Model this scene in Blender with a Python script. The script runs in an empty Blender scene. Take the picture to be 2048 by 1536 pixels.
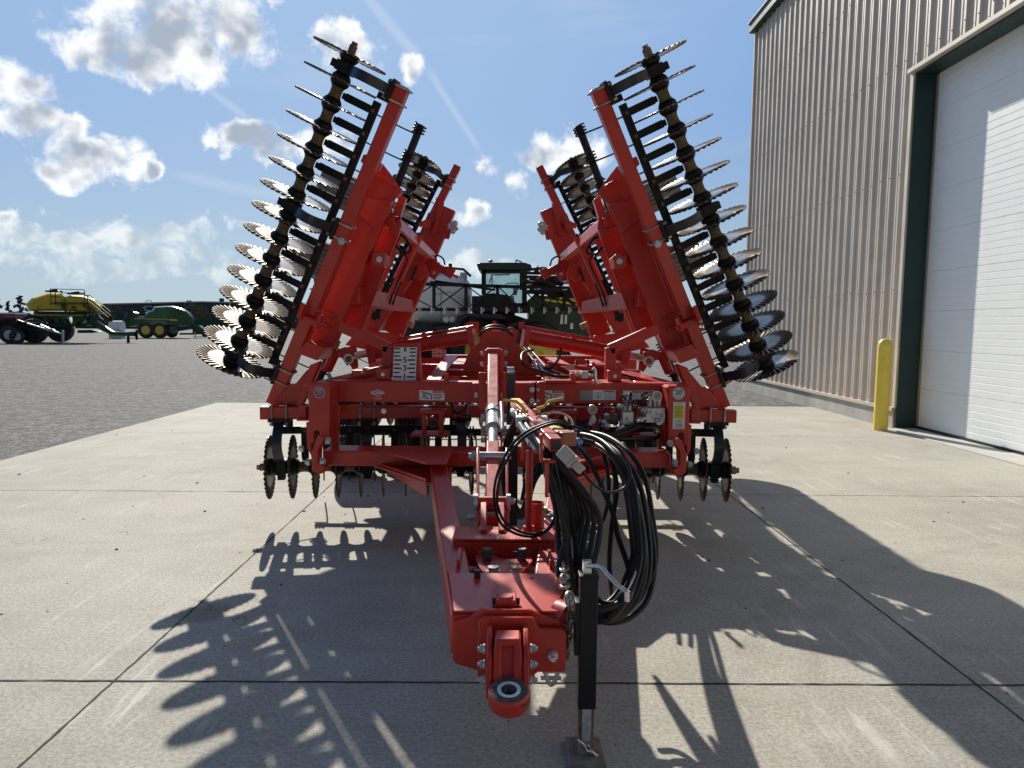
import bpy, bmesh, math, random
from mathutils import Vector, Matrix
R = math.radians
V = Vector
C = bpy.context.scene.collection
sc = bpy.context.scene
random.seed(7)

# ---------------------------------------------------------------- camera
F, CX, CY, H = 1520.0, 1024.0, 802.0, 1.6        # focal length and axis in pixels of a 2048 px frame, eye height
PITCH, YAW, ROLL = math.atan(.1), R(.377), R(.45)
FW = V((math.sin(YAW)*math.cos(PITCH), math.cos(YAW)*math.cos(PITCH), -math.sin(PITCH)))
R0 = V((math.cos(YAW), -math.sin(YAW), 0))
U0 = R0.cross(FW)
UP = U0*math.cos(ROLL) - R0*math.sin(ROLL)
RT = R0*math.cos(ROLL) + U0*math.sin(ROLL)
cam = bpy.data.objects.new('camera', bpy.data.cameras.new('camera'))
C.objects.link(cam)
cam.matrix_world = Matrix(((RT.x, UP.x, -FW.x, 0), (RT.y, UP.y, -FW.y, 0), (RT.z, UP.z, -FW.z, H), (0, 0, 0, 1)))
cam.data.sensor_width = 36
cam.data.lens = 36*F/2048
cam.data.shift_y = (CY-768)/2048
cam.data.clip_end = 3000
sc.camera = cam

def at(px, py, Y):                                # the point at distance Y on a sight line
    d = FW*F + RT*(px-CX) - UP*(py-CY)
    t = Y/d.y
    return V((d.x*t, Y, H+d.z*t))
def atz(px, py, z):                               # the point at height z on a sight line
    d = FW*F + RT*(px-CX) - UP*(py-CY)
    t = (z-H)/d.z
    return V((d.x*t, d.y*t, z))
def direc(px, py):
    return (FW*F + RT*(px-CX) - UP*(py-CY)).normalized()

# ---------------------------------------------------------------- light
SUNV = V((.42, -1.55, -1.0)).normalized()         # the way sunlight travels
SUN_EL = math.asin(-SUNV.z)
sun = bpy.data.objects.new('sun', bpy.data.lights.new('sun', 'SUN'))
C.objects.link(sun)
sun.rotation_euler = SUNV.to_track_quat('-Z', 'Y').to_euler()
sun.location = (0, 0, 30)
sun.data.energy = 5.0
sun.data.angle = R(.53)
sun.data.color = (1, .935, .82)
sc.view_settings.view_transform = 'Standard'
sc.view_settings.look = 'None'
sc.view_settings.exposure = 0.32
sc.view_settings.gamma = 1

class NT:                                         # small wrapper for writing node trees
    def __init__(s, tree): s.t = tree
    def n(s, typ, **kw):
        nd = s.t.nodes.new(typ)
        for k, v in kw.items():
            if k == 'i':
                for kk, vv in v.items():
                    if isinstance(vv, bpy.types.NodeSocket): s.t.links.new(vv, nd.inputs[kk])
                    else: nd.inputs[kk].default_value = vv
            else: setattr(nd, k, v)
        return nd
    def m(s, op, a, b=0.0, c=0.0, clamp=False):
        nd = s.n('ShaderNodeMath', operation=op, use_clamp=clamp)
        for k, v in enumerate((a, b, c)):
            if isinstance(v, bpy.types.NodeSocket): s.t.links.new(v, nd.inputs[k])
            else: nd.inputs[k].default_value = v
        return nd.outputs[0]
    def ss(s, v, a, b):                           # smoothstep
        nd = s.n('ShaderNodeMapRange', interpolation_type='SMOOTHSTEP')
        s.t.links.new(v, nd.inputs[0])
        nd.inputs[1].default_value, nd.inputs[2].default_value = a, b
        return nd.outputs[0]
    def mix(s, f, a, b, mode='MIX'):
        nd = s.n('ShaderNodeMix', data_type='RGBA', blend_type=mode)
        for k, v in ((0, f), (6, a), (7, b)):
            if isinstance(v, bpy.types.NodeSocket): s.t.links.new(v, nd.inputs[k])
            elif k == 0: nd.inputs[0].default_value = v
            else: nd.inputs[k].default_value = (*v, 1)
        return nd.outputs[2]
    def noise(s, co, scale, detail=4, rough=.55, dist=0):
        return s.n('ShaderNodeTexNoise', i={'Vector': co, 'Scale': scale, 'Detail': detail, 'Roughness': rough, 'Distortion': dist}).outputs[0]

world = bpy.data.worlds.new('World')
sc.world = world
world.use_nodes = True
world.node_tree.nodes.clear()
w = NT(world.node_tree)
out = w.n('ShaderNodeOutputWorld')
sky = w.n('ShaderNodeTexSky', sky_type='NISHITA', sun_disc=False)
sky.sun_elevation = SUN_EL
sky.sun_rotation = math.atan2(-SUNV.x, -SUNV.y)
sky.air_density, sky.dust_density, sky.ozone_density = 1.0, .35, 1.6
co = w.n('ShaderNodeTexCoord').outputs['Generated']
sep = w.n('ShaderNodeSeparateXYZ', i={0: co})
az = w.m('ARCTAN2', sep.outputs[0], sep.outputs[1])
el = w.m('ARCSINE', sep.outputs[2])
# cumulus: each entry is x, y (where it stands in the sky, as read off the photo), half width, half height
CL = [(330,75,185,70,1), (455,60,90,75,1), (250,115,110,45,1), (390,130,70,55,.9), (300,20,60,40,.9), (30,175,80,62,1), (150,92,45,22,.6), (520,10,40,25,.7),
      (55,245,85,38,1), (165,305,110,42,.95), (150,345,95,38,1), (235,330,40,30,.8), (308,332,26,22,.8),
      (700,100,72,48,1), (818,140,34,26,.8), (480,278,75,34,.95), (560,285,80,42,.9), (640,270,60,45,.8),
      (975,352,42,30,.85), (1045,368,48,28,.85), (1100,300,80,46,1), (1190,310,50,30,.8), (935,425,48,24,.85),
      (960,515,60,32,.85), (1010,540,60,24,.7), (870,540,40,30,.6), (10,447,28,16,.7), (298,427,14,10,.6),
      (290,460,140,36,.72), (110,490,120,26,.62), (330,500,150,38,.72), (60,520,150,26,.55), (230,540,210,26,.55), (420,505,70,25,.55), (455,440,38,16,.5)]
warp = w.n('ShaderNodeTexNoise', i={'Vector': co, 'Scale': 13.0, 'Detail': 5.0, 'Roughness': .55})
ws = w.n('ShaderNodeSeparateColor', i={0: warp.outputs[1]})
azw = w.m('ADD', az, w.m('MULTIPLY', w.m('SUBTRACT', ws.outputs[0], .5), .10))
elw = w.m('ADD', el, w.m('MULTIPLY', w.m('SUBTRACT', ws.outputs[1], .5), .075))
acc = None
for (px, py, rx, ry, wt) in CL:
    d = direc(px, py)
    a0, e0 = math.atan2(d.x, d.y), math.asin(d.z)
    da = w.m('MULTIPLY', w.m('SUBTRACT', azw, a0), F/(rx*.96))
    de = w.m('MULTIPLY', w.m('SUBTRACT', elw, e0), F/(ry*.96))
    q = w.m('MULTIPLY_ADD', w.m('MULTIPLY_ADD', da, da, w.m('MULTIPLY', de, de)), -wt, wt)
    acc = q if acc is None else w.m('SMOOTH_MAX', acc, q, .08)
acc = w.m('MAXIMUM', acc, -.9)
n1 = w.noise(co, 21, 10, .62, .35)
n2 = w.noise(co, 6, 4, .55)
dens = w.m('ADD', w.m('MULTIPLY_ADD', acc, .56, -.07), w.m('ADD', w.m('MULTIPLY', w.m('SUBTRACT', n1, .5), 2.1), w.m('MULTIPLY', w.m('SUBTRACT', n2, .5), .5)))
# clouds over the rest of the sky, outside the photo
behind = w.ss(sep.outputs[1], .45, .1)
n3 = w.noise(co, 3.2, 8, .6)
dens = w.m('ADD', dens, w.m('MULTIPLY', behind, w.m('MULTIPLY_ADD', n3, 2.6, -1.35)))
alpha = w.m('POWER', w.ss(dens, -.10, .42), 1.15)
n1s = w.noise(co, 24, 3, .5)
core = w.m('ADD', w.m('MULTIPLY_ADD', acc, .60, -.10), w.m('ADD', w.m('MULTIPLY', w.m('SUBTRACT', n1s, .5), 1.5), w.m('MULTIPLY', w.m('SUBTRACT', n2, .5), 1.1)))
core = w.m('ADD', core, w.m('MULTIPLY', behind, -.2))
thick = w.ss(core, .10, .66)
low = w.ss(el, .05, .18)
cc = w.mix(thick, (8.6, 8.7, 8.8), (3.3, 3.8, 4.6))
cc = w.mix(low, w.mix(thick, (6.2, 6.8, 7.1), (3.9, 4.7, 5.2)), cc)
# thin vapour trails and veils
veil = w.ss(w.noise(w.n('ShaderNodeMapping', i={0: co, 'Rotation': (0, R(35), 0), 'Scale': (2, 2, 9)}).outputs[0], 2.2, 5, .55), .5, .85)
up_ = w.ss(el, .0, .75)
grad = w.mix(w.ss(el, -.02, .28), (3.3, 4.35, 4.9), (1.55, 2.9, 5.5))
sdot = w.n('ShaderNodeVectorMath', operation='DOT_PRODUCT', i={0: co, 1: -SUNV}).outputs['Value']
grad = w.mix(w.m('MULTIPLY', w.ss(sdot, .70, 1.0), .42), grad, (4.4, 5.7, 7.2))
grad = w.mix(w.ss(el, .5, 1.3), grad, (.42, .72, 1.35))
grad = w.mix(w.m('MULTIPLY', w.ss(sep.outputs[1], .15, -.6), .9), grad, (.55, .76, 1.15))
skyc = w.mix(.95, sky.outputs[0], grad)
skyc = w.mix(w.m('MULTIPLY', veil, .22), skyc, (5.6, 6.0, 6.5))
for (x0, y0, x1, y1, wd, am) in ((150, -20, 540, 270, .006, .2), (720, -20, 850, 130, .010, .22), (850, 130, 965, 310, .007, .2), (330, 345, 640, 410, .010, .16)):
    d0, d1 = direc(x0, y0), direc(x1, y1)
    nrm = d0.cross(d1).normalized(); mid = (d0+d1).normalized(); hl = math.acos(d0.dot(mid))
    dist = w.m('ABSOLUTE', w.n('ShaderNodeVectorMath', operation='DOT_PRODUCT', i={0: co, 1: nrm}).outputs['Value'])
    dist = w.m('ADD', dist, w.m('MULTIPLY', w.m('SUBTRACT', n1, .5), wd))
    near = w.n('ShaderNodeVectorMath', operation='DOT_PRODUCT', i={0: co, 1: mid}).outputs['Value']
    mk = w.m('MULTIPLY', w.ss(dist, wd, wd*.1), w.ss(near, math.cos(hl*1.05), math.cos(hl*.6)))
    skyc = w.mix(w.m('MULTIPLY', mk, am), skyc, (6.9, 7.2, 7.5))
fin = w.mix(alpha, skyc, cc)
bg = w.n('ShaderNodeBackground', i={0: fin, 1: .1})
w.t.links.new(bg.outputs[0], out.inputs[0])

# ---------------------------------------------------------------- materials
MATS = {}
def mat(name, col, rough=.5, metal=0, coat=0, var=.12, vscale=6, bump=0, bscale=40, dirt=None, dirt_amt=.35, dscale=5, spec=.5, trans=0, emit=None):
    if name in MATS: return MATS[name]
    m = bpy.data.materials.new(name); m.use_nodes = True
    t = NT(m.node_tree); b = m.node_tree.nodes['Principled BSDF']
    geo = t.n('ShaderNodeNewGeometry').outputs['Position']
    n = t.noise(geo, vscale, 5, .6)
    dark = tuple(c*(1-var) for c in col); lite = tuple(min(1, c*(1+var)) for c in col)
    c = t.mix(t.ss(n, .3, .7), dark, lite)
    if dirt:
        dn = t.m('MULTIPLY', t.ss(t.noise(geo, dscale, 8, .68), .5, .72), dirt_amt)
        c = t.mix(dn, c, dirt)
    m.node_tree.links.new(c, b.inputs['Base Color'])
    rn = t.m('MULTIPLY_ADD', t.noise(geo, vscale*4, 3), .3, rough-.15, clamp=True)
    m.node_tree.links.new(rn, b.inputs['Roughness'])
    b.inputs['Metallic'].default_value = metal
    b.inputs['Coat Weight'].default_value = coat
    b.inputs['Coat Roughness'].default_value = .12
    b.inputs['Specular IOR Level'].default_value = spec
    b.inputs['Transmission Weight'].default_value = trans
    if bump:
        bp = t.n('ShaderNodeBump', i={'Strength': bump, 'Distance': .01, 'Height': t.noise(geo, bscale, 5, .6)})
        m.node_tree.links.new(bp.outputs[0], b.inputs['Normal'])
    if emit: b.inputs['Emission Color'].default_value = (*emit, 1); b.inputs['Emission Strength'].default_value = 1
    MATS[name] = m
    return m

red = mat('red_paint', (.49, .024, .011), .38, coat=.10, var=.08, vscale=3, dirt=(.36, .12, .09), dirt_amt=.28, dscale=7)
red2 = mat('red_paint_worn', (.52, .027, .012), .38, coat=.12, var=.12, vscale=8, dirt=(.42, .10, .08), dirt_amt=.28, dscale=14)
blk = mat('black_paint', (.005, .0055, .007), .5, spec=.35, coat=.03, var=.2, dirt=(.04, .035, .03), dirt_amt=.3)
navy = mat('spring_steel', (.008, .012, .020), .38, coat=.2, var=.15, dirt=(.035, .03, .03), dirt_amt=.3)
hosem = mat('hose_rubber', (.006, .007, .009), .46, spec=.4, var=.2, vscale=20)
rub = mat('tyre_rubber', (.035, .037, .042), .8, var=.2, bump=.3, dirt=(.14, .13, .12), dirt_amt=.5)
rubold = mat('dusty_tyre', (.16, .155, .15), .9, var=.2, bump=.5, bscale=25, dirt=(.26, .24, .21), dirt_amt=.5)
zinc = mat('zinc_plated', (.62, .63, .62), .3, metal=.9, var=.12, vscale=20)
galv = mat('galvanised', (.55, .56, .56), .42, metal=.7, var=.25, vscale=18)
ubolt = mat('ubolt_steel', (.42, .36, .29), .4, metal=.8, var=.25, vscale=25)
tan = mat('worn_spool', (.17, .125, .06), .6, var=.4, vscale=40, dirt=(.05, .04, .03), dirt_amt=.7, dscale=30)
white = mat('white_vinyl', (.72, .73, .74), .35, var=.03)
black_ink = mat('black_ink', (.01, .01, .011), .4, var=.02)
yel_ink = mat('yellow_ink', (.75, .62, .05), .4, var=.04)
org_ink = mat('orange_ink', (.75, .28, .03), .4, var=.04)
red_ink = mat('red_ink', (.62, .03, .03), .4, var=.04)
grey_ink = mat('grey_plate', (.25, .26, .28), .35, metal=.4, var=.1)
alu = mat('aluminium', (.55, .54, .50), .36, metal=.55, var=.1, vscale=25)
yelp = mat('yellow_paint', (.85, .64, .085), .45, var=.06, vscale=3, dirt=(.4, .3, .1), dirt_amt=.2)
yelh = mat('yellow_handle', (.60, .36, .05), .5, var=.1)
beige = mat('beige_plastic', (.47, .43, .36), .5, var=.06)
grn = mat('green_paint', (.012, .085, .03), .35, coat=.2, var=.1, vscale=2)
grnd = mat('dark_green_trim', (.010, .038, .034), .45, var=.1, vscale=2)
grnb = mat('green_panel', (.014, .12, .045), .28, coat=.4, var=.08, vscale=1)
whtank = mat('white_tank', (.92, .92, .89), .45, var=.05, vscale=1)
ytank = mat('yellow_tank', (.88, .58, .045), .5, var=.08, vscale=.6)
glass = mat('cab_glass', (.80, .95, .95), .04, var=.02, trans=.85, spec=.5)
rust = mat('rusty_steel', (.22, .12, .07), .7, metal=.3, var=.4, vscale=30, dirt=(.45, .44, .38), dirt_amt=.8, dscale=10)
grime = mat('greasy_casting', (.05, .047, .043), .5, var=.4, vscale=40, bump=.6, bscale=90, dirt=(.26, .25, .23), dirt_amt=.6, dscale=30)
chainm = mat('chain_steel', (.32, .29, .25), .42, metal=.85, var=.3, vscale=30)
doorw = mat('white_door_panel', (.90, .92, .90), .5, var=.02, vscale=2, bump=.15, bscale=60)
siding = mat('taupe_siding', (.60, .53, .445), .45, metal=.05, var=.07, vscale=.7, bump=.25, bscale=1.6, dirt=(.40, .34, .28), dirt_amt=.35, dscale=1.3)
base_c = mat('foundation_concrete', (.42, .41, .37), .85, var=.18, vscale=2.5, bump=.3, dirt=(.22, .21, .18), dirt_amt=.5)
bark = mat('bark', (.09, .07, .05), .9, var=.3)
leafd = mat('conifer_needles', (.022, .05, .032), .8, var=.45, vscale=1.2)
leafy = mat('yellowing_leaves', (.10, .10, .030), .8, var=.4, vscale=.8)
leafg = mat('green_leaves', (.045, .075, .022), .8, var=.4, vscale=.8)
dwall = mat('dark_metal_wall', (.045, .05, .062), .6, var=.1, vscale=.2)
jointm = mat('joint_filler', (.03, .03, .032), .9, var=.3, vscale=20)

def scuffed():
    m = bpy.data.materials.new('red_paint_scuffed'); m.use_nodes = True
    t = NT(m.node_tree); b = m.node_tree.nodes['Principled BSDF']; p = t.n('ShaderNodeNewGeometry').outputs['Position']
    c = t.mix(t.ss(t.noise(p, 7, 5), .3, .7), (.50, .018, .011), (.56, .028, .016))
    for rot, sc_ in ((20, (60, 6, 1)), (-50, (50, 5, 1)), (85, (55, 7, 1))):
        st = t.noise(t.n('ShaderNodeMapping', i={0: p, 'Rotation': (0, 0, R(rot)), 'Scale': sc_}).outputs[0], 1, 5, .7)
        c = t.mix(t.m('MULTIPLY', t.m('MULTIPLY', t.ss(st, .60, .70), t.ss(t.noise(p, 9, 2), .45, .6)), .6), c, (.55, .28, .22))
    c = t.mix(t.m('MULTIPLY', t.ss(t.noise(p, 45, 6, .7), .66, .72), .8), c, (.12, .05, .04))
    m.node_tree.links.new(c, b.inputs['Base Color']); b.inputs['Roughness'].default_value = .33
    b.inputs['Coat Weight'].default_value = .1
    return m
scuf = scuffed()
def blade_mat():
    m = bpy.data.materials.new('blade_steel'); m.use_nodes = True
    t = NT(m.node_tree); b = m.node_tree.nodes['Principled BSDF']
    ob = t.n('ShaderNodeTexCoord').outputs['Object']
    s = t.n('ShaderNodeSeparateXYZ', i={0: ob})
    r = t.m('SQRT', t.m('MULTIPLY_ADD', s.outputs[1], s.outputs[1], t.m('MULTIPLY', s.outputs[2], s.outputs[2])))
    geo = t.n('ShaderNodeNewGeometry').outputs['Position']
    n = t.noise(geo, 30, 6, .65)
    rr = t.m('ADD', r, t.m('MULTIPLY', t.m('SUBTRACT', n, .5), .04))
    outer = t.ss(rr, .16, .205)
    c = t.mix(t.ss(n, .35, .65), (.19, .178, .165), (.33, .31, .285))
    rc = t.mix(t.ss(t.noise(geo, 70, 4, .6), .35, .65), (.11, .07, .045), (.22, .155, .11))
    c = t.mix(t.m('MULTIPLY', outer, .85), c, rc)
    rnd = t.n('ShaderNodeObjectInfo').outputs['Random']
    blot = t.m('MULTIPLY', t.ss(t.m('ADD', t.noise(geo, 9, 5, .6), t.m('MULTIPLY', rnd, .18)), .5, .72), .75)
    c = t.mix(blot, c, (.16, .105, .07))
    # soil and rust lie in the grooves of the flutes
    nx = t.n('ShaderNodeSeparateXYZ', i={0: t.n('ShaderNodeTexCoord').outputs['Normal']}).outputs[0]
    hgt = t.m('ADD', t.m('MULTIPLY', s.outputs[0], t.m('SIGN', nx)), t.m('MULTIPLY', t.m('SUBTRACT', n, .5), .004))
    gro = t.m('MULTIPLY', t.ss(hgt, .0036, .0002), t.ss(rr, .158, .18))
    c = t.mix(gro, c, (.075, .048, .034))
    m.node_tree.links.new(c, b.inputs['Base Color'])
    m.node_tree.links.new(t.m('MULTIPLY_ADD', gro, -.75, .92), b.inputs['Metallic'])
    m.node_tree.links.new(t.m('MULTIPLY_ADD', gro, .35, t.m('MULTIPLY_ADD', outer, .1, .28)), b.inputs['Roughness'])
    return m
bladem = blade_mat()

def ground_mats():
    # concrete
    m = bpy.data.materials.new('concrete'); m.use_nodes = True
    t = NT(m.node_tree); b = m.node_tree.nodes['Principled BSDF']
    p = t.n('ShaderNodeNewGeometry').outputs['Position']
    big = t.ss(t.noise(p, .55, 5, .6), .3, .7)
    c = t.mix(big, (.34, .319, .272), (.45, .426, .368))
    med = t.ss(t.noise(p, 3.2, 6, .62), .32, .68)
    c = t.mix(t.m('MULTIPLY', med, .35), c, (.50, .485, .45))
    fine = t.noise(p, 75, 5, .75)
    c = t.mix(t.m('MULTIPLY', t.ss(fine, .53, .70), .55), c, (.20, .19, .17))
    fine2 = t.noise(p, 58, 5, .75)
    c = t.mix(t.m('MULTIPLY', t.ss(fine2, .54, .72), .5), c, (.64, .62, .56))
    gr = t.m('MULTIPLY_ADD', t.ss(t.noise(p, 52, 7, .85), .36, .64), .60, .72)
    c = t.mix(1.0, c, t.n('ShaderNodeCombineColor', i={0: gr, 1: gr, 2: gr}).outputs[0], 'MULTIPLY')
    # pale drag scratches in a few places, running one way, and faint broom marks across
    pat = t.ss(t.noise(p, .8, 3, .5), .45, .68)
    st = t.noise(t.n('ShaderNodeMapping', i={0: p, 'Rotation': (0, 0, R(-30)), 'Scale': (11, .9, 1)}).outputs[0], 1.3, 6, .65)
    c = t.mix(t.m('MULTIPLY', t.m('MULTIPLY', t.ss(st, .55, .66), .75), pat), c, (.66, .64, .58))
    st2 = t.noise(t.n('ShaderNodeMapping', i={0: p, 'Rotation': (0, 0, R(12)), 'Scale': (.7, 5, 1)}).outputs[0], 1.0, 6, .65)
    c = t.mix(t.m('MULTIPLY', t.ss(st2, .50, .74), .28), c, (.28, .27, .24))
    for (cx_r, cy_r, rad) in ((-3.3, 7.4, 2.1), (-3.3, 7.4, 2.36), (4.6, 2.2, 3.4), (4.6, 2.2, 3.68)):
        rd = t.m('ABSOLUTE', t.m('SUBTRACT', t.n('ShaderNodeVectorMath', operation='DISTANCE', i={0: p, 1: (cx_r, cy_r, 0)}).outputs['Value'], rad))
        c = t.mix(t.m('MULTIPLY', t.m('MULTIPLY', t.ss(rd, .10, .03), t.ss(t.noise(p, 5, 4), .42, .62)), .22), c, (.55, .53, .47) if rad < 3 else (.20, .19, .17))
    crk = t.n('ShaderNodeTexVoronoi', feature='DISTANCE_TO_EDGE', i={'Vector': t.n('ShaderNodeVectorMath', operation='ADD', i={0: p, 1: t.n('ShaderNodeTexNoise', i={'Vector': p, 'Scale': 2.5, 'Detail': 5.0}).outputs[1]}).outputs[0], 'Scale': .28}).outputs['Distance']
    c = t.mix(t.m('MULTIPLY', t.m('MULTIPLY', t.ss(crk, .0022, .0006), t.ss(t.noise(p, .9, 3), .5, .6)), .6), c, (.12, .115, .105))
    stn = t.ss(t.m('ADD', t.n('ShaderNodeVectorMath', operation='DISTANCE', i={0: p, 1: (-1.67, 4.08, 0)}).outputs['Value'], t.m('MULTIPLY', t.noise(p, 9, 4), .16)), .27, .17)
    c = t.mix(t.m('MULTIPLY', stn, .55), c, (.20, .175, .12))
    spots = t.n('ShaderNodeTexVoronoi', i={'Vector': p, 'Scale': 3.1}).outputs['Distance']
    c = t.mix(t.m('MULTIPLY', t.ss(t.m('ADD', spots, t.m('MULTIPLY', t.noise(p, 14, 3), .06)), .065, .045), .6), c, (.14, .135, .13))
    rs = t.ss(t.noise(p, .35, 3, .5), .55, .8)
    c = t.mix(t.m('MULTIPLY', rs, .25), c, (.44, .36, .24))
    m.node_tree.links.new(c, b.inputs['Base Color'])
    b.inputs['Roughness'].default_value = .85
    b.inputs['Specular IOR Level'].default_value = .25
    bp = t.n('ShaderNodeBump', i={'Strength': .35, 'Distance': .004, 'Height': t.noise(p, 130, 4, .7)})
    m.node_tree.links.new(bp.outputs[0], b.inputs['Normal'])
    MATS['concrete'] = m
    # gravel
    m = bpy.data.materials.new('gravel'); m.use_nodes = True
    t = NT(m.node_tree); b = m.node_tree.nodes['Principled BSDF']
    p = t.n('ShaderNodeNewGeometry').outputs['Position']
    v = t.n('ShaderNodeTexVoronoi', i={'Vector': p, 'Scale': 22.0})
    vs = t.n('ShaderNodeSeparateColor', i={0: v.outputs['Color']})
    c = t.mix(vs.outputs[0], (.04, .039, .038), (.17, .168, .163))
    v2 = t.n('ShaderNodeTexVoronoi', i={'Vector': p, 'Scale': 7.0})
    vs2 = t.n('ShaderNodeSeparateColor', i={0: v2.outputs['Color']})
    c = t.mix(.5, c, t.mix(vs2.outputs[0], (.025, .025, .024), (.24, .237, .23)))
    c = t.mix(t.m('MULTIPLY', t.ss(t.noise(p, .25, 5, .6), .35, .7), .4), c, (.11, .108, .104))
    c = t.mix(t.m('MULTIPLY', t.ss(t.noise(t.n('ShaderNodeMapping', i={0: p, 'Rotation': (0, 0, R(-25)), 'Scale': (.05, .5, 1)}).outputs[0], 1, 4, .6), .5, .75),   .35), c, (.17, .167, .16))
    gp_ = t.n('ShaderNodeMapping', i={0: p, 'Scale': (1, .4, 1)}).outputs[0]
    gr = t.m('MULTIPLY_ADD', t.ss(t.noise(gp_, 13, 7, .85), .36, .64), 1.15, .36)
    c = t.mix(1.0, c, t.n('ShaderNodeCombineColor', i={0: gr, 1: gr, 2: gr}).outputs[0], 'MULTIPLY')
    mot = t.noise(p, 3.2, 9, .78)
    c = t.mix(t.m('MULTIPLY', t.ss(mot, .50, .64), .55), c, (.045, .044, .043))
    c = t.mix(t.m('MULTIPLY', t.ss(t.noise(p, 4.3, 9, .78), .52, .66), .5), c, (.34, .335, .32))
    m.node_tree.links.new(c, b.inputs['Base Color'])
    b.inputs['Roughness'].default_value = .9
    bp = t.n('ShaderNodeBump', i={'Strength': .9, 'Distance': .03, 'Height': t.m('MULTIPLY', v.outputs['Distance'], -1)})
    m.node_tree.links.new(bp.outputs[0], b.inputs['Normal'])
    MATS['gravel'] = m
ground_mats()
grassm = mat('grass', (.07, .13, .025), .9, var=.3, vscale=.5)

# ---------------------------------------------------------------- mesh helpers
WM = {}
# printed patterns, foliage and the like stay one mesh
WHOLE = {'siding_screw', 'small_print', 'red_print', 'pictogram', 'red_header', 'lettering', 'crown', 'wall', 'overhead_door', 'worn_mark', 'emblem_mark', 'yellow_panel', 'orange_header', 'railing', 'weld_bead'}
def wm(o): return WM.get(o.name, Matrix.Identity(4))
def spline(pts, k=8):
    pts = [V(p) for p in pts]
    P = [pts[0]*2-pts[1]] + pts + [pts[-1]*2-pts[-2]]
    r = []
    for i in range(1, len(P)-2):
        a, b, c, d = P[i-1], P[i], P[i+1], P[i+2]
        for j in range(k):
            t = j/k
            r.append(.5*((2*b)+(c-a)*t+(2*a-5*b+4*c-d)*t*t+(3*b-a-3*c+d)*t**3))
    r.append(pts[-1])
    return r
class MB:
    def __init__(s): s.bm = bmesh.new()
    def box(s, c, size, rot=None, M=None, mi=0):
        m = (M or Matrix.Identity(4)) @ Matrix.Translation(c) @ (rot.to_4x4() if rot else Matrix.Identity(4)) @ Matrix.Diagonal((*size, 1))
        vs = bmesh.ops.create_cube(s.bm, size=1, matrix=m)['verts']
        if mi:
            for f in {f for v in vs for f in v.link_faces}: f.material_index = mi
        return s
    def beam(s, p, q, w_, d_, up=(0, 1, 0), mi=0):     # d_ runs along 'up', w_ across
        p, q, up = V(p), V(q), V(up)
        z = (q-p); L = z.length; z.normalize()
        x = up.cross(z)
        if x.length < 1e-4: x = V((1, 0, 0)).cross(z)
        x.normalize(); y = z.cross(x)
        m = Matrix((x, y, z)).transposed().to_4x4()
        m.translation = (p+q)/2
        return s.box((0, 0, 0), (w_, d_, L), M=m, mi=mi)
    def tube(s, pts, r, n=8, cap=True, closed=False, mi=0, rs=None):
        pts = [V(p) for p in pts]
        N = len(pts); rings = []; t0 = None; nrm = None
        for i in range(N):
            a = pts[(i-1) % N] if (closed or i > 0) else pts[i]
            b = pts[(i+1) % N] if (closed or i < N-1) else pts[i]
            t = (b-a).normalized()
            if nrm is None:
                nrm = t.orthogonal().normalized()
            else:
                nrm = (nrm - t*nrm.dot(t))
                nrm = nrm.normalized() if nrm.length > 1e-6 else t.orthogonal().normalized()
            bn = t.cross(nrm)
            rr = rs[i] if rs else r
            rings.append([s.bm.verts.new(pts[i] + (nrm*math.cos(2*math.pi*k/n)+bn*math.sin(2*math.pi*k/n))*rr) for k in range(n)])
        for i in range(N if closed else N-1):
            A, B = rings[i], rings[(i+1) % N]
            for k in range(n):
                f = s.bm.faces.new((A[k], A[(k+1) % n], B[(k+1) % n], B[k])); f.material_index = mi
        if cap and not closed:
            s.bm.faces.new(rings[0][::-1]).material_index = mi; s.bm.faces.new(rings[-1]).material_index = mi
        return s
    def cyl(s, p, q, r, n=16, r2=None, mi=0):
        return s.tube([p, q], r, n, mi=mi, rs=[r, r if r2 is None else r2])
    def lathe(s, prof, M=None, n=24, mis=None):         # profile of (x, radius) about the local x axis
        M = M or Matrix.Identity(4); rings = []
        for (x, r) in prof:
            rings.append([s.bm.verts.new(M @ V((x, r*math.cos(2*math.pi*k/n), r*math.sin(2*math.pi*k/n)))) for k in range(n)])
        for i in range(len(rings)-1):
            for k in range(n):
                f = s.bm.faces.new((rings[i][k], rings[i+1][k], rings[i+1][(k+1) % n], rings[i][(k+1) % n]))
                if mis: f.material_index = mis[i]
        s.bm.faces.new(rings[0]); s.bm.faces.new(rings[-1][::-1])
        return s
    def prism(s, poly, vec, mi=0):
        vec = V(vec); a = [s.bm.verts.new(V(p)) for p in poly]; b = [s.bm.verts.new(V(p)+vec) for p in poly]
        n = len(a); fs = [s.bm.faces.new(a), s.bm.faces.new(b[::-1])]
        for i in range(n): fs.append(s.bm.faces.new((a[i], b[i], b[(i+1) % n], a[(i+1) % n])))
        for f in fs: f.material_index = mi
        return s
    def quad(s, a, b, c, d):
        s.bm.faces.new([s.bm.verts.new(V(p)) for p in (a, b, c, d)]); return s
    def ball(s, c, r, sx=1, sy=1, sz=1, sub=2, M=None):
        m = (M or Matrix.Identity(4)) @ Matrix.Translation(c) @ Matrix.Diagonal((r*sx, r*sy, r*sz, 1))
        bmesh.ops.create_icosphere(s.bm, subdivisions=sub, radius=1, matrix=m); return s
    def bolt(s, p, axis, r=.016, h=.012):
        p, a = V(p), V(axis).normalized()
        return s.cyl(p, p+a*h, r, 6).cyl(p+a*h, p+a*(h+.008), r*.55, 8)
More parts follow.
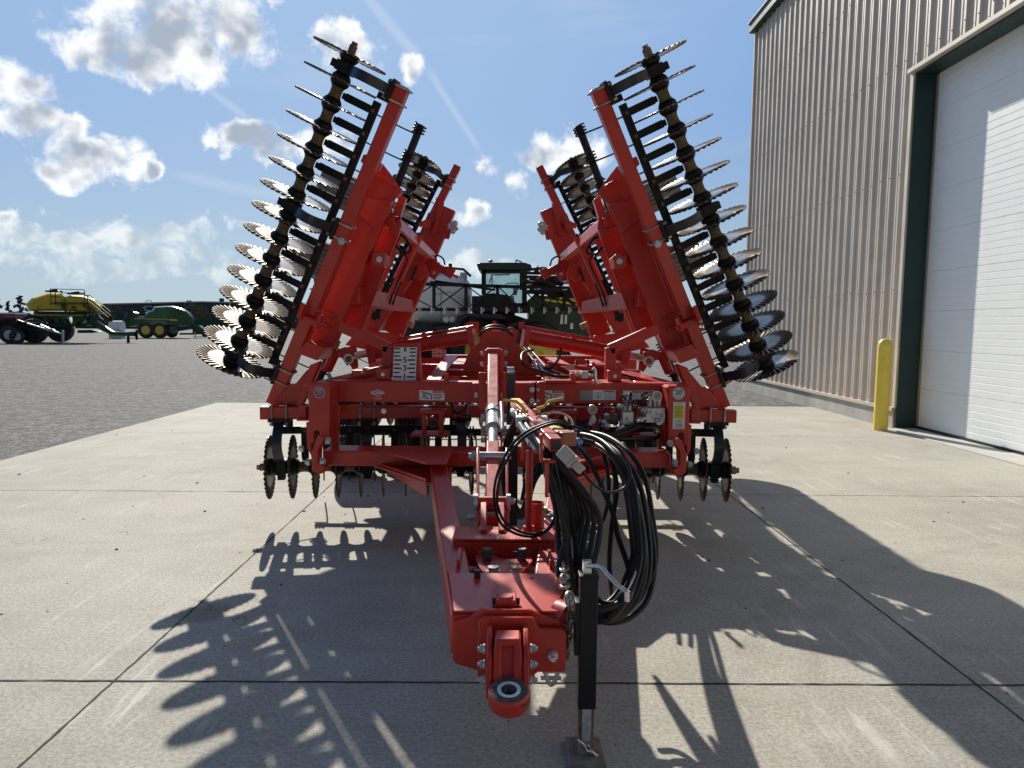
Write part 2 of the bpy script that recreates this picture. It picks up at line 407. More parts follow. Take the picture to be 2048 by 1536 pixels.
    def mesh(s, name, mats, ang=38):
        bmesh.ops.recalc_face_normals(s.bm, faces=s.bm.faces)
        me = bpy.data.meshes.new(name); s.bm.to_mesh(me); s.bm.free()
        for m in (mats if isinstance(mats, (list, tuple)) else [mats]): me.materials.append(m)
        if ang:
            me.shade_smooth(); me.set_sharp_from_angle(angle=R(ang))
        return me
    def pieces(s, gap=.008):
        seen, isl = set(), []
        for v0 in s.bm.verts:
            if v0 in seen: continue
            st, g = [v0], []
            seen.add(v0)
            while st:
                v = st.pop(); g.append(v)
                for e in v.link_edges:
                    o = e.other_vert(v)
                    if o not in seen: seen.add(o); st.append(o)
            lo = [min(v.co[i] for v in g)-gap for i in range(3)]; hi = [max(v.co[i] for v in g)+gap for i in range(3)]
            isl.append([g, lo, hi])
        par = list(range(len(isl)))
        def find(a):
            while par[a] != a: par[a] = par[par[a]]; a = par[a]
            return a
        for i in range(len(isl)):
            for j in range(i):
                if all(isl[i][1][k] <= isl[j][2][k] and isl[j][1][k] <= isl[i][2][k] for k in range(3)): par[find(i)] = find(j)
        out = {}
        for i in range(len(isl)): out.setdefault(find(i), []).extend(isl[i][0])
        return sorted(out.values(), key=len, reverse=True)
    def build(s, name, mats, parent=None, bevel=0, ang=38, local=False):
        if parent is not None and not local and name not in WHOLE and len(s.bm.verts) < 9000:
            pc = s.pieces()
            if len(pc) > 1:
                s.bm.verts.index_update()
                sets = [{v.index for v in g} for g in pc]
                objs = []
                for g in sets:
                    m = MB(); m.bm.free(); m.bm = s.bm.copy()
                    bmesh.ops.delete(m.bm, geom=[v for v in m.bm.verts if v.index not in g], context='VERTS')
                    objs.append(m.finish(name, mats, parent, bevel, ang))
                s.bm.free()
                return objs[0]
        return s.finish(name, mats, parent, bevel, ang, local)
    def finish(s, name, mats, parent=None, bevel=0, ang=38, local=False):
        if not local:
            vs = s.bm.verts
            lo = V([min(v.co[i] for v in vs) for i in range(3)]); hi = V([max(v.co[i] for v in vs) for i in range(3)])
            c = V(((lo.x+hi.x)/2, (lo.y+hi.y)/2, lo.z))
            bmesh.ops.translate(s.bm, verts=vs, vec=-c)
        me = s.mesh(name, mats, ang)
        return put(name, me, parent, None if local else Matrix.Translation(c), bevel)
def put(name, me, parent=None, M=None, bevel=0):
    """link a mesh; M is a world matrix, or None for the parent's own frame"""
    o = bpy.data.objects.new(name, me); C.objects.link(o)
    if parent is not None:
        o.parent = parent
        o.matrix_basis = (wm(parent).inverted() @ M) if M is not None else Matrix.Identity(4)
        WM[o.name] = M if M is not None else wm(parent)
    else:
        if M is not None: o.matrix_basis = M
        WM[o.name] = M or Matrix.Identity(4)
    if bevel:
        b = o.modifiers.new('bevel', 'BEVEL'); b.width = bevel; b.segments = 2; b.limit_method = 'ANGLE'; b.angle_limit = R(50)
    return o
def tag(o, label=None, cat=None, group=None, kind=None):
    for k, v in (('label', label), ('category', cat), ('group', group), ('kind', kind)):
        if v: o[k] = v
    return o
def empty(name, loc, label, cat, group=None, rz=0):
    o = bpy.data.objects.new(name, None); C.objects.link(o)
    M = Matrix.Translation(loc) @ Matrix.Rotation(rz, 4, 'Z')
    o.matrix_basis = M; WM[o.name] = M; o.empty_display_size = .2
    return tag(o, label, cat, group)
def copy_tree(o, parent=None):
    c = o.copy(); C.objects.link(c)
    if parent: c.parent = parent
    for ch in list(o.children): copy_tree(ch, c)
    return c
def PX(pts, Y): return [at(x, y, Y) for x, y in pts]
def text_mesh(txt, size, M, name, m, parent, bold=0.0, align='CENTER'):
    cu = bpy.data.curves.new('txt', 'FONT'); cu.body = txt; cu.size = size; cu.align_x = align; cu.align_y = 'CENTER'
    cu.extrude = .0006; cu.offset = bold; cu.resolution_u = 2
    t = bpy.data.objects.new('txt', cu); C.objects.link(t)
    me = bpy.data.meshes.new_from_object(t.evaluated_get(bpy.context.evaluated_depsgraph_get()))
    bpy.data.objects.remove(t)
    me.materials.clear(); me.materials.append(m)
    return put(name, me, parent, M)
def face_M(p, tilt=0):      # frame of a flat thing that faces the camera side (-Y), x to the right, y up
    return Matrix.Translation(p) @ Matrix.Rotation(tilt, 4, 'Y') @ Matrix(((1, 0, 0, 0), (0, 0, -1, 0), (0, 1, 0, 0), (0, 0, 0, 1)))

# ---------------------------------------------------------------- ground
tag(MB().box((0, 200, -.22), (1600, 1600, .4)).build('gravel_yard', MATS['gravel']), kind='structure')
XL, XW, YF = -5.83, 6.2, 15.25
PADT = .0
pad = MB(); pad.box(((XL+XW+.45)/2, (YF-8)/2, -.075), (XW+.45-XL, YF+8, .15))
tag(pad.build('concrete_pad', MATS['concrete']), kind='structure')
def joint(p, q, w_):
    b = MB(); p, q = V(p), V(q); n = int((q-p).length/.06); d = (q-p).normalized(); sx = V((-d.y, d.x, 0))
    prev = None
    for i in range(n+1):
        c = p+(q-p)*i/n
        a_, b_ = c+sx*(w_/2+random.uniform(-.0022, .003)), c-sx*(w_/2+random.uniform(-.0022, .003))
        cur = (b.bm.verts.new(a_), b.bm.verts.new(b_))
        if prev: b.bm.faces.new((prev[0], prev[1], cur[1], cur[0]))
        prev = cur
    tag(b.build('expansion_joint', jointm, ang=0), kind='structure')
for x in (-1.75, 2.13): joint((x, -7, .002), (x, YF, .002), .010)
joint((XL, 3.27, .003), (XW, 3.27, .003), .010)
joint((XL, 7.13, .003), (XW, 7.13, .003), .007)
joint((XL, 11.0, .003), (XW, 11.0, .003), .006)
joint((XL, 13.6, .003), (XW, 13.6, .003), .005)
tag(MB().box((-210, 235, -.02), (380, 90, .1)).build('grass_strip', grassm), kind='structure')

# ---------------------------------------------------------------- metal building on the right
YC, ZE, DY0, DY1, DZ = 19.8, 8.95, 4.2, 11.95, 5.48
shed = empty('metal_building', (XW, 8, 0), 'tall taupe ribbed metal building with a white overhead door', 'building')
b = MB()
def strip(y0, prof, z0, z1):
    for (a, xa), (c, xc) in zip(prof[:-1], prof[1:]):
        b.quad((XW-xa, y0+a, z0), (XW-xc, y0+c, z0), (XW-xc, y0+c, z1), (XW-xa, y0+a, z1))
prof = [(0, 0), (.055, 0), (.063, .006), (.078, .006), (.086, 0), (.135, 0), (.143, .006), (.158, .006), (.166, 0), (.205, 0), (.235, .034), (.275, .034), (.305, 0)]
y = -6.0
ys = []
while y < YC-.1:
    zz = DZ+.03 if DY0-.05 < y+.15 < DY1+.04 else .34
    strip(y, prof, zz, ZE); ys.append((y, zz)); y += .305
b.build('wall', siding, shed, ang=25)
b = MB()
for (y, zz) in ys:
    for z in [z for z in (.42, 2.2, 4.0, 5.75, 7.4, 8.8) if z > zz]: b.ball((XW-.036, y+.255, z+random.uniform(-.02, .02)), .011, sub=1)
tag(b.build('siding_screw', mat('screw_head', (.2, .18, .16), .5, metal=.5), shed), kind='stuff')
b = MB()
for (a, c) in ((-6, DY0), (DY1+.06, YC)):
    b.box((XW+.04, (a+c)/2, .15), (.16, c-a, .36))
b.build('foundation', base_c, shed, bevel=.008)
b = MB()
for (a, c) in ((-6, DY0), (DY1+.03, YC+.02)):
    b.box((XW-.03, (a+c)/2, .33), (.1, c-a, .024)).box((XW-.075, (a+c)/2, .312), (.012, c-a, .05))
b.box((XW-.005, YC+.02, ZE/2+.17), (.11, .05, ZE-.34))
b.box((XW-.012, DY1+.075, DZ/2+.17), (.06, .09, DZ-.34))
b.box((XW-.035, (DY0+DY1)/2, DZ+.012), (.11, DY1-DY0+.25, .03)).box((XW-.088, (DY0+DY1)/2, DZ+.032), (.01, DY1-DY0+.25, .06))
b.build('trim', siding, shed)
b = MB()
b.box((XW+.165, DY1+.012, DZ/2), (.345, .03, DZ)).box((XW+.165, DY0-.012, DZ/2), (.345, .03, DZ)).box((XW+.165, (DY0+DY1)/2, DZ-.018), (.345, DY1-DY0-.01, .03))
b.box((XW-.01, DY1+.017, .17), (.02, .03, .34))
b.build('door_frame', grnd, shed)
b = MB()
XD = XW+.32
z = .05
pts = []
while z < DZ-.03:
    zt = min(z+.605, DZ-.02)
    pts += [(XD+.012, z), (XD, z+.006)]
    k = z+.095
    while k < zt-.05:
        pts += [(XD, k), (XD+.004, k+.003), (XD+.004, k+.010), (XD, k+.013)]; k += .0985
    pts += [(XD, zt-.006), (XD+.012, zt)]
    z = zt
for (xa, za), (xc, zc) in zip(pts[:-1], pts[1:]):
    b.quad((xa, DY0, za), (xa, DY1, za), (xc, DY1, zc), (xc, DY0, zc))
door = b.build('overhead_door', doorw, shed, ang=20)
MB().box((XD+.005, (DY0+DY1)/2, .03), (.05, DY1-DY0-.01, .055)).build('bottom_seal', black_ink, door)
b = MB(); b.box((XD-.012, DY1-.02, DZ/2), (.018, .04, DZ-.1)); b.build('side_seal', mat('weather_strip', (.3, .26, .23), .7), door)
b = MB(); b.box((XW-.08, (YC-6)/2, ZE+.1), (.2, YC+6.25, .22)); b.build('fascia', grnd, shed, bevel=.01)
b = MB(); b.box((XW-.02, (YC-6)/2, ZE+.222), (.4, YC+6.3, .02)); b.prism([(XW-.1, -6, ZE+.24), (XW-.1, YC+.1, ZE+.24), (XW+20, YC+.1, ZE+3.5), (XW+20, -6, ZE+3.5)], (0, 0, .06)); b.build('roof', mat('pale_roof', (.6, .6, .58), .4, metal=.3), shed)
b = MB(); b.box((XW+10.3, (YC-6)/2, ZE/2), (19.4, YC+5.8, ZE-.3)); b.build('inner_wall', siding, shed)
tag(MB().box(((XW+XD)/2-.05, (DY0+DY1)/2, .004), (XD-XW+.22, DY1-DY0-.02, .03)).build('door_sill', mat('pale_concrete', (.50, .49, .45), .85, var=.08, vscale=4, bump=.2), bevel=.006), kind='structure')
p = V((5.88, 11.83, 0))
bol = empty('bollard', p, 'yellow dome topped bollard beside the overhead door', 'bollard')
MB().lathe([(0, .106), (1.31, .106), (1.36, .099), (1.40, .078), (1.425, .048), (1.435, .012)], Matrix.Translation(p) @ Matrix.Rotation(R(-90), 4, 'Y') @ Matrix.Identity(4), 28).build('sleeve', yelp, bol)
MB().lathe([(0, .1075), (.006, .1075)], Matrix.Translation(p+V((0, 0, 1.24))) @ Matrix.Rotation(R(-90), 4, 'Y'), 28).build('reflective_band', mat('faded_yellow_band', (.72, .48, .08), .5), bol)

# ---------------------------------------------------------------- the folded disc harrow
har = empty('disc_harrow', (0, 5, 0), 'big red folded disc harrow with both wings raised, parked on the concrete', 'farm implement')
def xc(Y): return -.0115*(Y-2.35)*1.55
def mir(p): p = V(p); return V((2*xc(p.y)-p.x, p.y, p.z))
SP, RD = .178, .264
# --- blade, spool, hanger, scraper shapes, shared by every gang
def blade_mesh():
    b = MB(); N, S = 36, 252
    rs = [.028, .08, .13, .152, .166, .18, .195, .21, .224, .238, .248, .254]
    for side in (1, -1):
        rings = []
        for r in rs:
            a = max(0, (r-.150)/(RD-.150))
            amp = .0046*math.sin(min(1, a*1.25)*1.75)
            row = []
            for k in range(S):
                th = 2*math.pi*k/S
                z = amp*math.sin(N*th+2.4*(r-.15)/.1) + side*.0028
                r2 = r*(1+.0035*math.sin(N*th+2.2)) if r > .25 else r
                row.append(b.bm.verts.new((z, r2*math.cos(th), r2*math.sin(th))))
            rings.append(row)
        for i in range(len(rs)-1):
            for k in range(S):
                q = (rings[i][k], rings[i+1][k], rings[i+1][(k+1) % S], rings[i][(k+1) % S])
                b.bm.faces.new(q if side > 0 else q[::-1])
        if side > 0: edge = rings[-1]
        else:
            for k in range(S): b.bm.faces.new((edge[k], rings[-1][k], rings[-1][(k+1) % S], edge[(k+1) % S]))
    me = bpy.data.meshes.new('disc_blade'); b.bm.to_mesh(me); b.bm.free(); me.materials.append(bladem); me.shade_smooth(); me.set_sharp_from_angle(angle=R(60))
    return me
ME = {'disc_blade': blade_mesh()}
pr = [(.004, .05), (.006, .07), (.02, .071), (.034, .064), (.05, .050), (.068, .043)]
prof = pr + [(SP-a, r) for a, r in pr[::-1]]
ME['spool'] = MB().lathe(prof, n=20, mis=[0, 0, 0, 0, 1, 1, 1, 0, 0, 0, 0]).mesh('spool', [blk, tan], 45)
ME['scraper_arm'] = MB().box((SP/2, .055, .185), (.058, .012, .25)).box((SP/2, .05, .07), (.045, .03, .06)).mesh('scraper_arm', blk)
ME['scraper_bolt'] = MB().bolt((SP/2, .048, .283), (0, -1, 0), .014, .008).bolt((SP/2, .06, .283), (0, 1, 0), .014, .03).mesh('scraper_bolt', rust)
def hanger_mesh(fs):
    b = MB(); outer, inner = [], []
    path = [(.10, .392), (.02, .392)]
    for i in range(1, 15):
        t = i/15; path.append((-.205*math.sin(math.pi*t)**.75 + .02*(1-t), .392*(1-t)+.035*t))
    path += [(.0, .035)]
    for i, (yy, zz) in enumerate(path):
        a = path[max(0, i-1)]; c = path[min(len(path)-1, i+1)]
        d = V((c[0]-a[0], c[1]-a[1])).normalized(); nx, nz = -d.y, d.x
        outer.append((yy*fs+nx*.011*fs, zz+nz*.011)); inner.append((yy*fs-nx*.011*fs, zz-nz*.011))
    poly = [(-.036, a, c) for a, c in outer] + [(-.036, a, c) for a, c in inner[::-1]]
    b.prism(poly, (.072, 0, 0))
    return b.mesh('spring_hanger', navy, 30)
ME['hanger1'], ME['hanger-1'] = hanger_mesh(1), hanger_mesh(-1)
ME['bearing'] = MB().box((0, 0, 0), (.075, .12, .115)).box((0, 0, -.075), (.055, .08, .05)).cyl((-.05, 0, 0), (.05, 0, 0), .05, 16).mesh('bearing', blk)
ME['hanger_clamp'] = MB().box((0, .0, .378), (.17, .16, .022)).box((0, .05, .365), (.12, .05, .03)).box((0, 0, .35), (.15, .13, .014)).mesh('hanger_clamp', blk)
u = []
for sx in (-.055, .055):
    u.append([(sx, -.058, .36), (sx, -.058, .485), (sx, -.05, .497), (sx, .05, .497), (sx, .058, .485), (sx, .058, .36)])
b = MB()
for q in u: b.tube(q, .0085, 8)
for q in u:
    for e in (q[0], q[-1]): b.cyl((e[0], e[1], .335), (e[0], e[1], .362), .015, 6)
ME['u_bolt'] = b.mesh('u_bolt', ubolt)
ME['end_nut'] = MB().cyl((-.02, 0, 0), (.0, 0, 0), .048, 20).cyl((-.075, 0, 0), (-.02, 0, 0), .032, 6).cyl((-.1, 0, 0), (-.07, 0, 0), .022, 12).tube([(-.085, -.05, .01), (-.085, .06, .0)], .004, 6).mesh('end_nut', rust)

def gang(O, u, wdir, n, hang, fs, t0=-.17, t1=.17, sp=SP, b0=.5, b1=.5, bs=1.0):
    """a row of n blades from O along u; wdir points from the axle to the gang tube"""
    u = V(u).normalized(); wd = V(wdir); wd = (wd-u*wd.dot(u)).normalized(); v = wd.cross(u)
    M = Matrix((u, v, wd)).transposed().to_4x4(); M.translation = O
    L = (n-1)*sp; bs_ = 1 if v.y > 0 else -1      # the scrapers sit behind the blades
    b = MB(); b.box(((L+t0+t1)/2, 0, .435), (L+t1-t0, .1, .1))
    g = put('disc_gang', b.mesh('disc_gang', red), har, M, .007)
    def add(nm, me, x, y=0, z=0, rot=0):
        o = bpy.data.objects.new(nm, ME[me]); C.objects.link(o); o.parent = g
        o.matrix_basis = Matrix.Translation((x, y, z)) @ Matrix.Rotation(rot, 4, 'X') @ Matrix.Diagonal((sp/SP if me == 'spool' else 1, bs_ if me[:7] == 'scraper' else 1, 1, 1))
        return o
    for i in range(n):
        o = add('disc_blade', 'disc_blade', i*sp, rot=random.uniform(0, 6.28)); o.scale = (1, bs, bs)
    hs = {int(math.floor(h)) for h in hang}
    for i in range(n-1):
        add('spool', 'spool', i*sp, rot=random.uniform(0, 6))
        if i not in hs:
            add('scraper_arm', 'scraper_arm', i*sp); add('scraper_bolt', 'scraper_bolt', i*sp)
    for h in hang:
        add('spring_hanger', 'hanger%d' % fs, h*sp); add('bearing', 'bearing', h*sp); add('hanger_clamp', 'hanger_clamp', h*sp); add('u_bolt', 'u_bolt', h*sp)
    add('end_nut', 'end_nut', 0); o = add('end_nut', 'end_nut', L); o.matrix_basis = Matrix.Translation((L, 0, 0)) @ Matrix.Rotation(math.pi, 4, 'Z')
    xa, xb = b0*sp, L-b1*sp
    bar = MB().box(((xa+xb)/2, .08*bs_, .285), (xb-xa, .02, .06)).box(((xa+xb)/2, .095*bs_, .26), (xb-xa, .04, .014))
    for h in hang: bar.box((h*sp+(.06 if h < n/2 else -.06), .06*bs_, .33), (.05, .03, .12))
    put('scraper_bar', bar.mesh('scraper_bar', blk), g)
    return g
# wing axle directions
Pb = at(463, 723, 6.12)
best = None
for k in range(400):
    Yt = 5.2+k*.002
    Pt = at(700, 112, Yt)
    e = abs((Pt-Pb).normalized().y+.168)
    if best is None or e < best[0]: best = (e, Yt, Pt)
Pt = best[2]
UL = (Pt-Pb).normalized()
LEAN = math.atan2(UL.x, UL.z)
WL = V((math.cos(LEAN), 0, -math.sin(LEAN)))
SW = (Pt-Pb).length/14
def mv(v): return V((-v[0], v[1], v[2]))
gang(Pb, UL, WL, 15, (.5, 7.5, 13.5), -1, t1=-.02, sp=SW, b0=.55, b1=1.1, bs=1.08)
gang(mir(Pb), mv(UL), mv(WL), 15, (.5, 7.5, 13.5), 1, t1=-.02, sp=SW, b0=.55, b1=1.1, bs=1.08)
# centre gang: two halves
Oc = at(540, 934, 5.97)
a = R(7.2)
gang(Oc, (math.cos(a), math.sin(a), 0), (0, 0, 1), 10, (.5, 4.3, 8.5), 1, -.06, .3, b0=.4, b1=.2)
gang(mir(Oc), (-math.cos(a), math.sin(a), 0), (0, 0, 1), 10, (.5, 4.3, 8.5), -1, -.06, .3, b0=.4, b1=.2)
# rear gangs sweep the other way
Ptr = at(846, 326, 10.55)
Ur = V((UL.x, .16, UL.z)).normalized()
Orr = Ptr-Ur*13*SP
gang(Orr, Ur, WL, 14, (.5, 7.5, 12.5), -1, bs=1.1)
gang(mir(Orr), mv(Ur), mv(WL), 14, (.5, 7.5, 12.5), 1, bs=1.1)
gang(V((Oc.x-.05, 10.3, .49)), (math.cos(a), -math.sin(a), 0), (0, 0, 1), 10, (.5, 4.3, 8.5), -1)
gang(mir(V((Oc.x-.05, 10.3, .49))), (-math.cos(a), -math.sin(a), 0), (0, 0, 1), 10, (.5, 4.3, 8.5), 1)

# --- coil tine bars
def coil_bar(p, q, td, n, first=.04):
    p, q, td = V(p), V(q), V(td).normalized(); d = (q-p).normalized(); L = (q-p).length
    side = d.cross(td).normalized()
    t = put('tine_bar', MB().cyl(p, q, .034, 14).mesh('tine_bar', blk), har, Matrix.Identity(4))
    for i in range(n):
        c = p+d*(first+i*(L-first-.05)/max(1, n-1))
        pts = []
        for k in range(0, 40):
            an = k/40*3.3*2*math.pi
            pts.append(c+d*(-.045+.09*k/40)+(td*math.cos(an)+side*math.sin(an))*.052)
        pts.append(c+d*.05+td*.16+side*.03); pts.append(c+d*.05+td*.47)
        b = MB().tube(pts, .0075, 6)
        put('coil_tine', b.mesh('coil_tine', blk), t, Matrix.Identity(4))
A, B = at(842, 250, 6.9), at(622, 800, 6.95)
coil_bar(A, B, -WL, 11); coil_bar(mir(A), mir(B), -mv(WL), 11)
coil_bar((-1.78, 6.9, .62), (1.6, 6.9, .62), (0, .1, -1), 15)
A2, B2 = A+V((-.25, 4.6, .1)), B+V((-.1, 4.6, .0))
coil_bar(A2, B2, -WL, 8); coil_bar(mir(A2), mir(B2), -mv(WL), 8)
coil_bar((-1.78, 11.5, .62), (1.6, 11.5, .62), (0, .1, -1), 9)

# --- tyres
def tyre(c, axis, Ro, wd, m, hubm, parent, zig=True):
    c, ax = V(c), V(axis).normalized()
    y = ax.orthogonal().normalized(); z = ax.cross(y)
    M = Matrix((ax, y, z)).transposed().to_4x4(); M.translation = c
    h = wd/2
    pf = [(-h*.55, Ro*.5), (-h*.95, Ro*.6), (-h, Ro*.78), (-h*.9, Ro*.93), (-h*.72, Ro*.985)]
    for k in (-.42, -.14, .14, .42): pf += [(h*(k-.12), Ro), (h*(k-.03), Ro), (h*(k-.025), Ro*.965), (h*(k+.025), Ro*.965), (h*(k+.03), Ro), (h*(k+.12), Ro)]
    pf += [(h*.72, Ro*.985), (h*.9, Ro*.93), (h, Ro*.78), (h*.95, Ro*.6), (h*.55, Ro*.5)]
    w_ = put('wheel', MB().lathe(pf, n=48).mesh('wheel', m, 40), parent, M)
    if zig:
        b = MB(); N = 34
        for k in range(N*2):
            an = 2*math.pi*k/(N*2)
            for xo in (-.62, -.28, .0, .28, .62):
                sgn = 1 if k % 2 else -1
                Mb = Matrix.Rotation(an, 4, 'X') @ Matrix.Translation((h*xo, 0, Ro*1.004)) @ Matrix.Rotation(R(38)*sgn, 4, 'Z')
                b.box((0, 0, 0), (.016, Ro*2*math.pi/(N*2)*1.35, .022), M=Mb)
        put('tread', b.mesh('tread', black_ink), w_)
    put('rim', MB().lathe([(-h*.5, Ro*.52), (-h*.45, Ro*.3), (-h*.2, Ro*.25), (-h*.2, .03), (h*.2, .03), (h*.2, Ro*.25), (h*.45, Ro*.3), (h*.5, Ro*.52)], n=24).mesh('rim', hubm), w_)
    return w_
for (px, py) in ((646, 345), (597, 482)):
    e = at(px, py, 8.0); c = e+WL*.40-UL*.07
    for f in (lambda v: v, mir): tyre(f(c), UL if f is not mir else mv(UL), .40, .30, rubold, red, har, False)
for (px, w_) in ((705, 1), (826, 1)):
    c = at(px, 850, 8.1); c.z = .46
    tyre(c, (1, 0, 0), .46, .30, rub, red, har); tyre(mir(c), (1, 0, 0), .46, .30, rub, red, har)

# --- wing frames
def ident(v): return V(v)
def plate(b, pts, Y, th, f=ident): return b.prism([f(q) for q in PX(pts, Y)], (0, th, 0))
def bpx(b, p, q, Y, w_, d_, f=ident, Y2=None):
    return b.beam(f(at(*p, Y)), f(at(*q, Y2 if Y2 else Y)), w_, d_)
for f in (ident, mir):
    S = 1 if f is ident else -1
    # long front tube with its top gusset
    b = MB(); bpx(b, (646, 692), (766, 385), 6.28, .185, .16, f)
    wf = b.build('wing_frame', red, har, .008)
    b = MB(); plate(b, [(766, 328), (780, 346), (804, 382), (782, 404), (720, 395), (745, 345), (757, 326)], 6.16, .03, f)
    b.build('top_gusset', red, wf, .004)
    b = MB(); plate(b, [(718, 392), (780, 402), (783, 410), (777, 428), (758, 457), (752, 460), (708, 419), (706, 411)], 6.10, .016, f)
    pp = b.build('five_bolt_plate', red, wf, .003)
    b = MB()
    for q in ((723, 400), (774, 409), (714, 416), (754, 453)): b.bolt(f(at(*q, 6.10)), (0, -1, 0), .013, .006)
    b.build('plate_bolt', red, pp)
    b = MB(); bpx(b, (612, 712), (748, 352), 6.40, .20, .02, f); b.build('sun_block_plate', red, wf)  # added plate closing the gap, so no streak of sun falls through
    # clamps that hold the gang tube
    b = MB(); bpx(b, (731, 317), (760, 336), 5.86, .05, .05, f); bpx(b, (728, 328), (735, 312), 5.86, .04, .10, f); bpx(b, (753, 345), (762, 325), 5.9, .02, .12, f); bpx(b, (751, 346), (790, 371), 6.05, .03, .03, f)
    b.build('tube_clamp', red, wf, .006)
    b = MB(); bpx(b, (605, 635), (642, 652), 5.93, .05, .045, f); bpx(b, (600, 636), (610, 608), 5.9, .035, .12, f); bpx(b, (634, 657), (644, 630), 5.95, .02, .12, f)
    for (p, q) in (((643, 620), (670, 634)), ((634, 642), (661, 655))): bpx(b, p, q, 6.18, .022, .03, f)
    bpx(b, (607, 622), (640, 622), 5.97, .02, .02, f)
    b.build('tube_clamp', red, wf, .006)
    b = MB(); b.bolt(f(at(684, 483, 5.86)), (0, -1, 0), .03, .02); b.build('pin_head', zinc, wf)
    # inner plate behind the front tube, with its round boss
    b = MB(); b.prism([f(q) for q in PX([(660, 655), (716, 672), (795, 470), (752, 440)], 6.55)], (0, .09, 0)); b.prism([f(q) for q in (at(716, 672, 6.5), at(795, 470, 6.5), at(791, 462, 7.2), at(713, 664, 7.2))], (.012*S, 0, .004))
    b.build('inner_web', red2, wf, .004)
    b = MB(); plate(b, [(799, 388), (812, 395), (800, 434), (786, 426)], 6.3, .10, f); plate(b, [(778, 436), (800, 432), (803, 452), (795, 474), (775, 468)], 6.4, .05, f); b.build('upright_stub', red, wf, .006)
    b = MB(); plate(b, [(743, 505), (764, 502), (772, 510), (768, 531), (744, 532)], 6.2, .25, f); b.cyl(f(at(757, 518, 6.2)), f(at(757, 518, 6.19)), .05, 20); b.build('pivot_boss', red, wf, .006)
    b = MB(); b.bolt(f(at(759, 519, 6.19)), (0, -1, 0), .026, .018); b.build('pin_head', zinc, wf)
    # long bottom stub facing the camera
    b = MB(); plate(b, [(595, 707), (613, 682), (651, 697), (633, 721)], 5.83, .42, f); b.build('stub_tube', red, wf, .007)
    # lower hinge: plates, boss, short round stop
    b = MB(); plate(b, [(640, 722), (655, 705), (690, 694), (708, 700), (706, 722), (694, 732), (678, 708)], 6.3, .03, f); plate(b, [(655, 715), (672, 700), (712, 690), (716, 735), (706, 740), (690, 716)], 6.75, .03, f)
    b.build('hinge_plate', red, wf, .004)
    b = MB(); b.cyl(f(at(697, 718, 6.2)), f(at(697, 718, 6.9)), .042, 24); hb = b.build('hinge_sleeve', galv, wf)
    b = MB(); b.cyl(f(at(697, 718, 6.185)), f(at(697, 718, 6.3)), .026, 20); b.build('hinge_pin', rust, hb)
    b = MB(); b.cyl(f(at(673, 700, 6.45)), f(at(655, 739, 6.45)), .042, 18); b.beam(f(at(645, 738, 6.45)), f(at(662, 742, 6.45)), .02, .12); b.build('stop_post', red, wf)
    # foot of the wing at the bottom
    b = MB(); plate(b, [(592, 766), (612, 742), (640, 722), (646, 726), (622, 776), (606, 812), (553, 811), (561, 792), (580, 770)], 6.02, .035, f); plate(b, [(620, 730), (640, 722), (604, 812), (590, 812)], 5.98, .02, f)
    b.build('wing_foot', red, wf, .004)
    # second strut of the wing, going down to the inner hinge
    b = MB(); bpx(b, (842, 505), (735, 668), 9.55, .19, .16, f); b.prism([f(q) for q in PX([(823, 516), (850, 528), (858, 548), (838, 562), (826, 545)], 9.4)], (0, .05, 0)); bpx(b, (735, 662), (785, 688), 9.5, .10, .08, f)
    b.build('inner_strut', red, wf, .006)
    b = MB(); plate(b, [(829, 533), (834, 531), (826, 560), (819, 562)], 9.37, .02, f); b.build('slot', black_ink, wf)
    # upper brace between the front tube and the fold arm
    b = MB(); plate(b, [(850, 505), (872, 512), (878, 545), (868, 560), (852, 548)], 9.8, .1, f); b.cyl(f(at(868, 546, 9.76)), f(at(868, 546, 9.9)), .06, 18); bpx(b, (868, 530), (896, 545), 9.85, .09, .09, f); b.build('brace_clevis', red, wf, .004)
    b = MB(); bpx(b, (893, 541), (906, 549), 9.8, .13, .13, f); bpx(b, (905, 549), (916, 556), 9.8, .025, .025, f); b.build('lock_pin', red, wf, .003)
    b = MB(); b.bolt(f(at(868, 546, 9.755)), (0, -1, 0), .022, .014); b.build('pin_head', zinc, wf)
    # hose at the clevis
    b = MB(); b.tube(spline([f(at(x, y, 9.8)) for x, y in ((866, 520), (874, 511), (886, 517), (890, 530))], 6), .011, 6); b.tube(spline([f(at(x, y, 7.0)) for x, y in ((800, 470), (812, 478), (822, 500), (806, 505), (790, 490))], 6), .012, 6); b.build('hydraulic_line', hosem, wf)
    # rear tubes of the wing
    b = MB(); bpx(b, (892, 415), (786, 668), 10.0, .27, .16, f); rf = b.build('rear_wing_tube', red, har, .008)
    b = MB(); bpx(b, (868, 430), (792, 610), 10.1, .14, .14, f); bpx(b, (884, 404), (868, 470), 9.9, .06, .08, f); plate(b, [(880, 470), (905, 452), (898, 478), (880, 476)], 9.8, .04, f); bpx(b, (838, 450), (866, 440), 9.85, .06, .06, f); b.build('rear_bracket', red, rf, .006)
    b = MB(); b.cyl(f(at(853, 448, 9.7)), f(at(853, 448, 9.9)), .055, 20); b.build('pivot_boss', red, rf)
    b = MB(); b.beam(f(at(900, 446, 9.8)), f(at(912, 462, 9.8)), .08, .06); b.ball(f(at(910, 447, 9.75)), .04).ball(f(at(906, 463, 9.75)), .035); b.build('hose_block', alu, rf)
    b = MB(); b.cyl(f(at(823, 643, 9.6)), f(at(818, 654, 9.6)), .05, 14); b.build('tail_lamp', mat('amber_lamp', (.5, .2, .12), .4), rf)
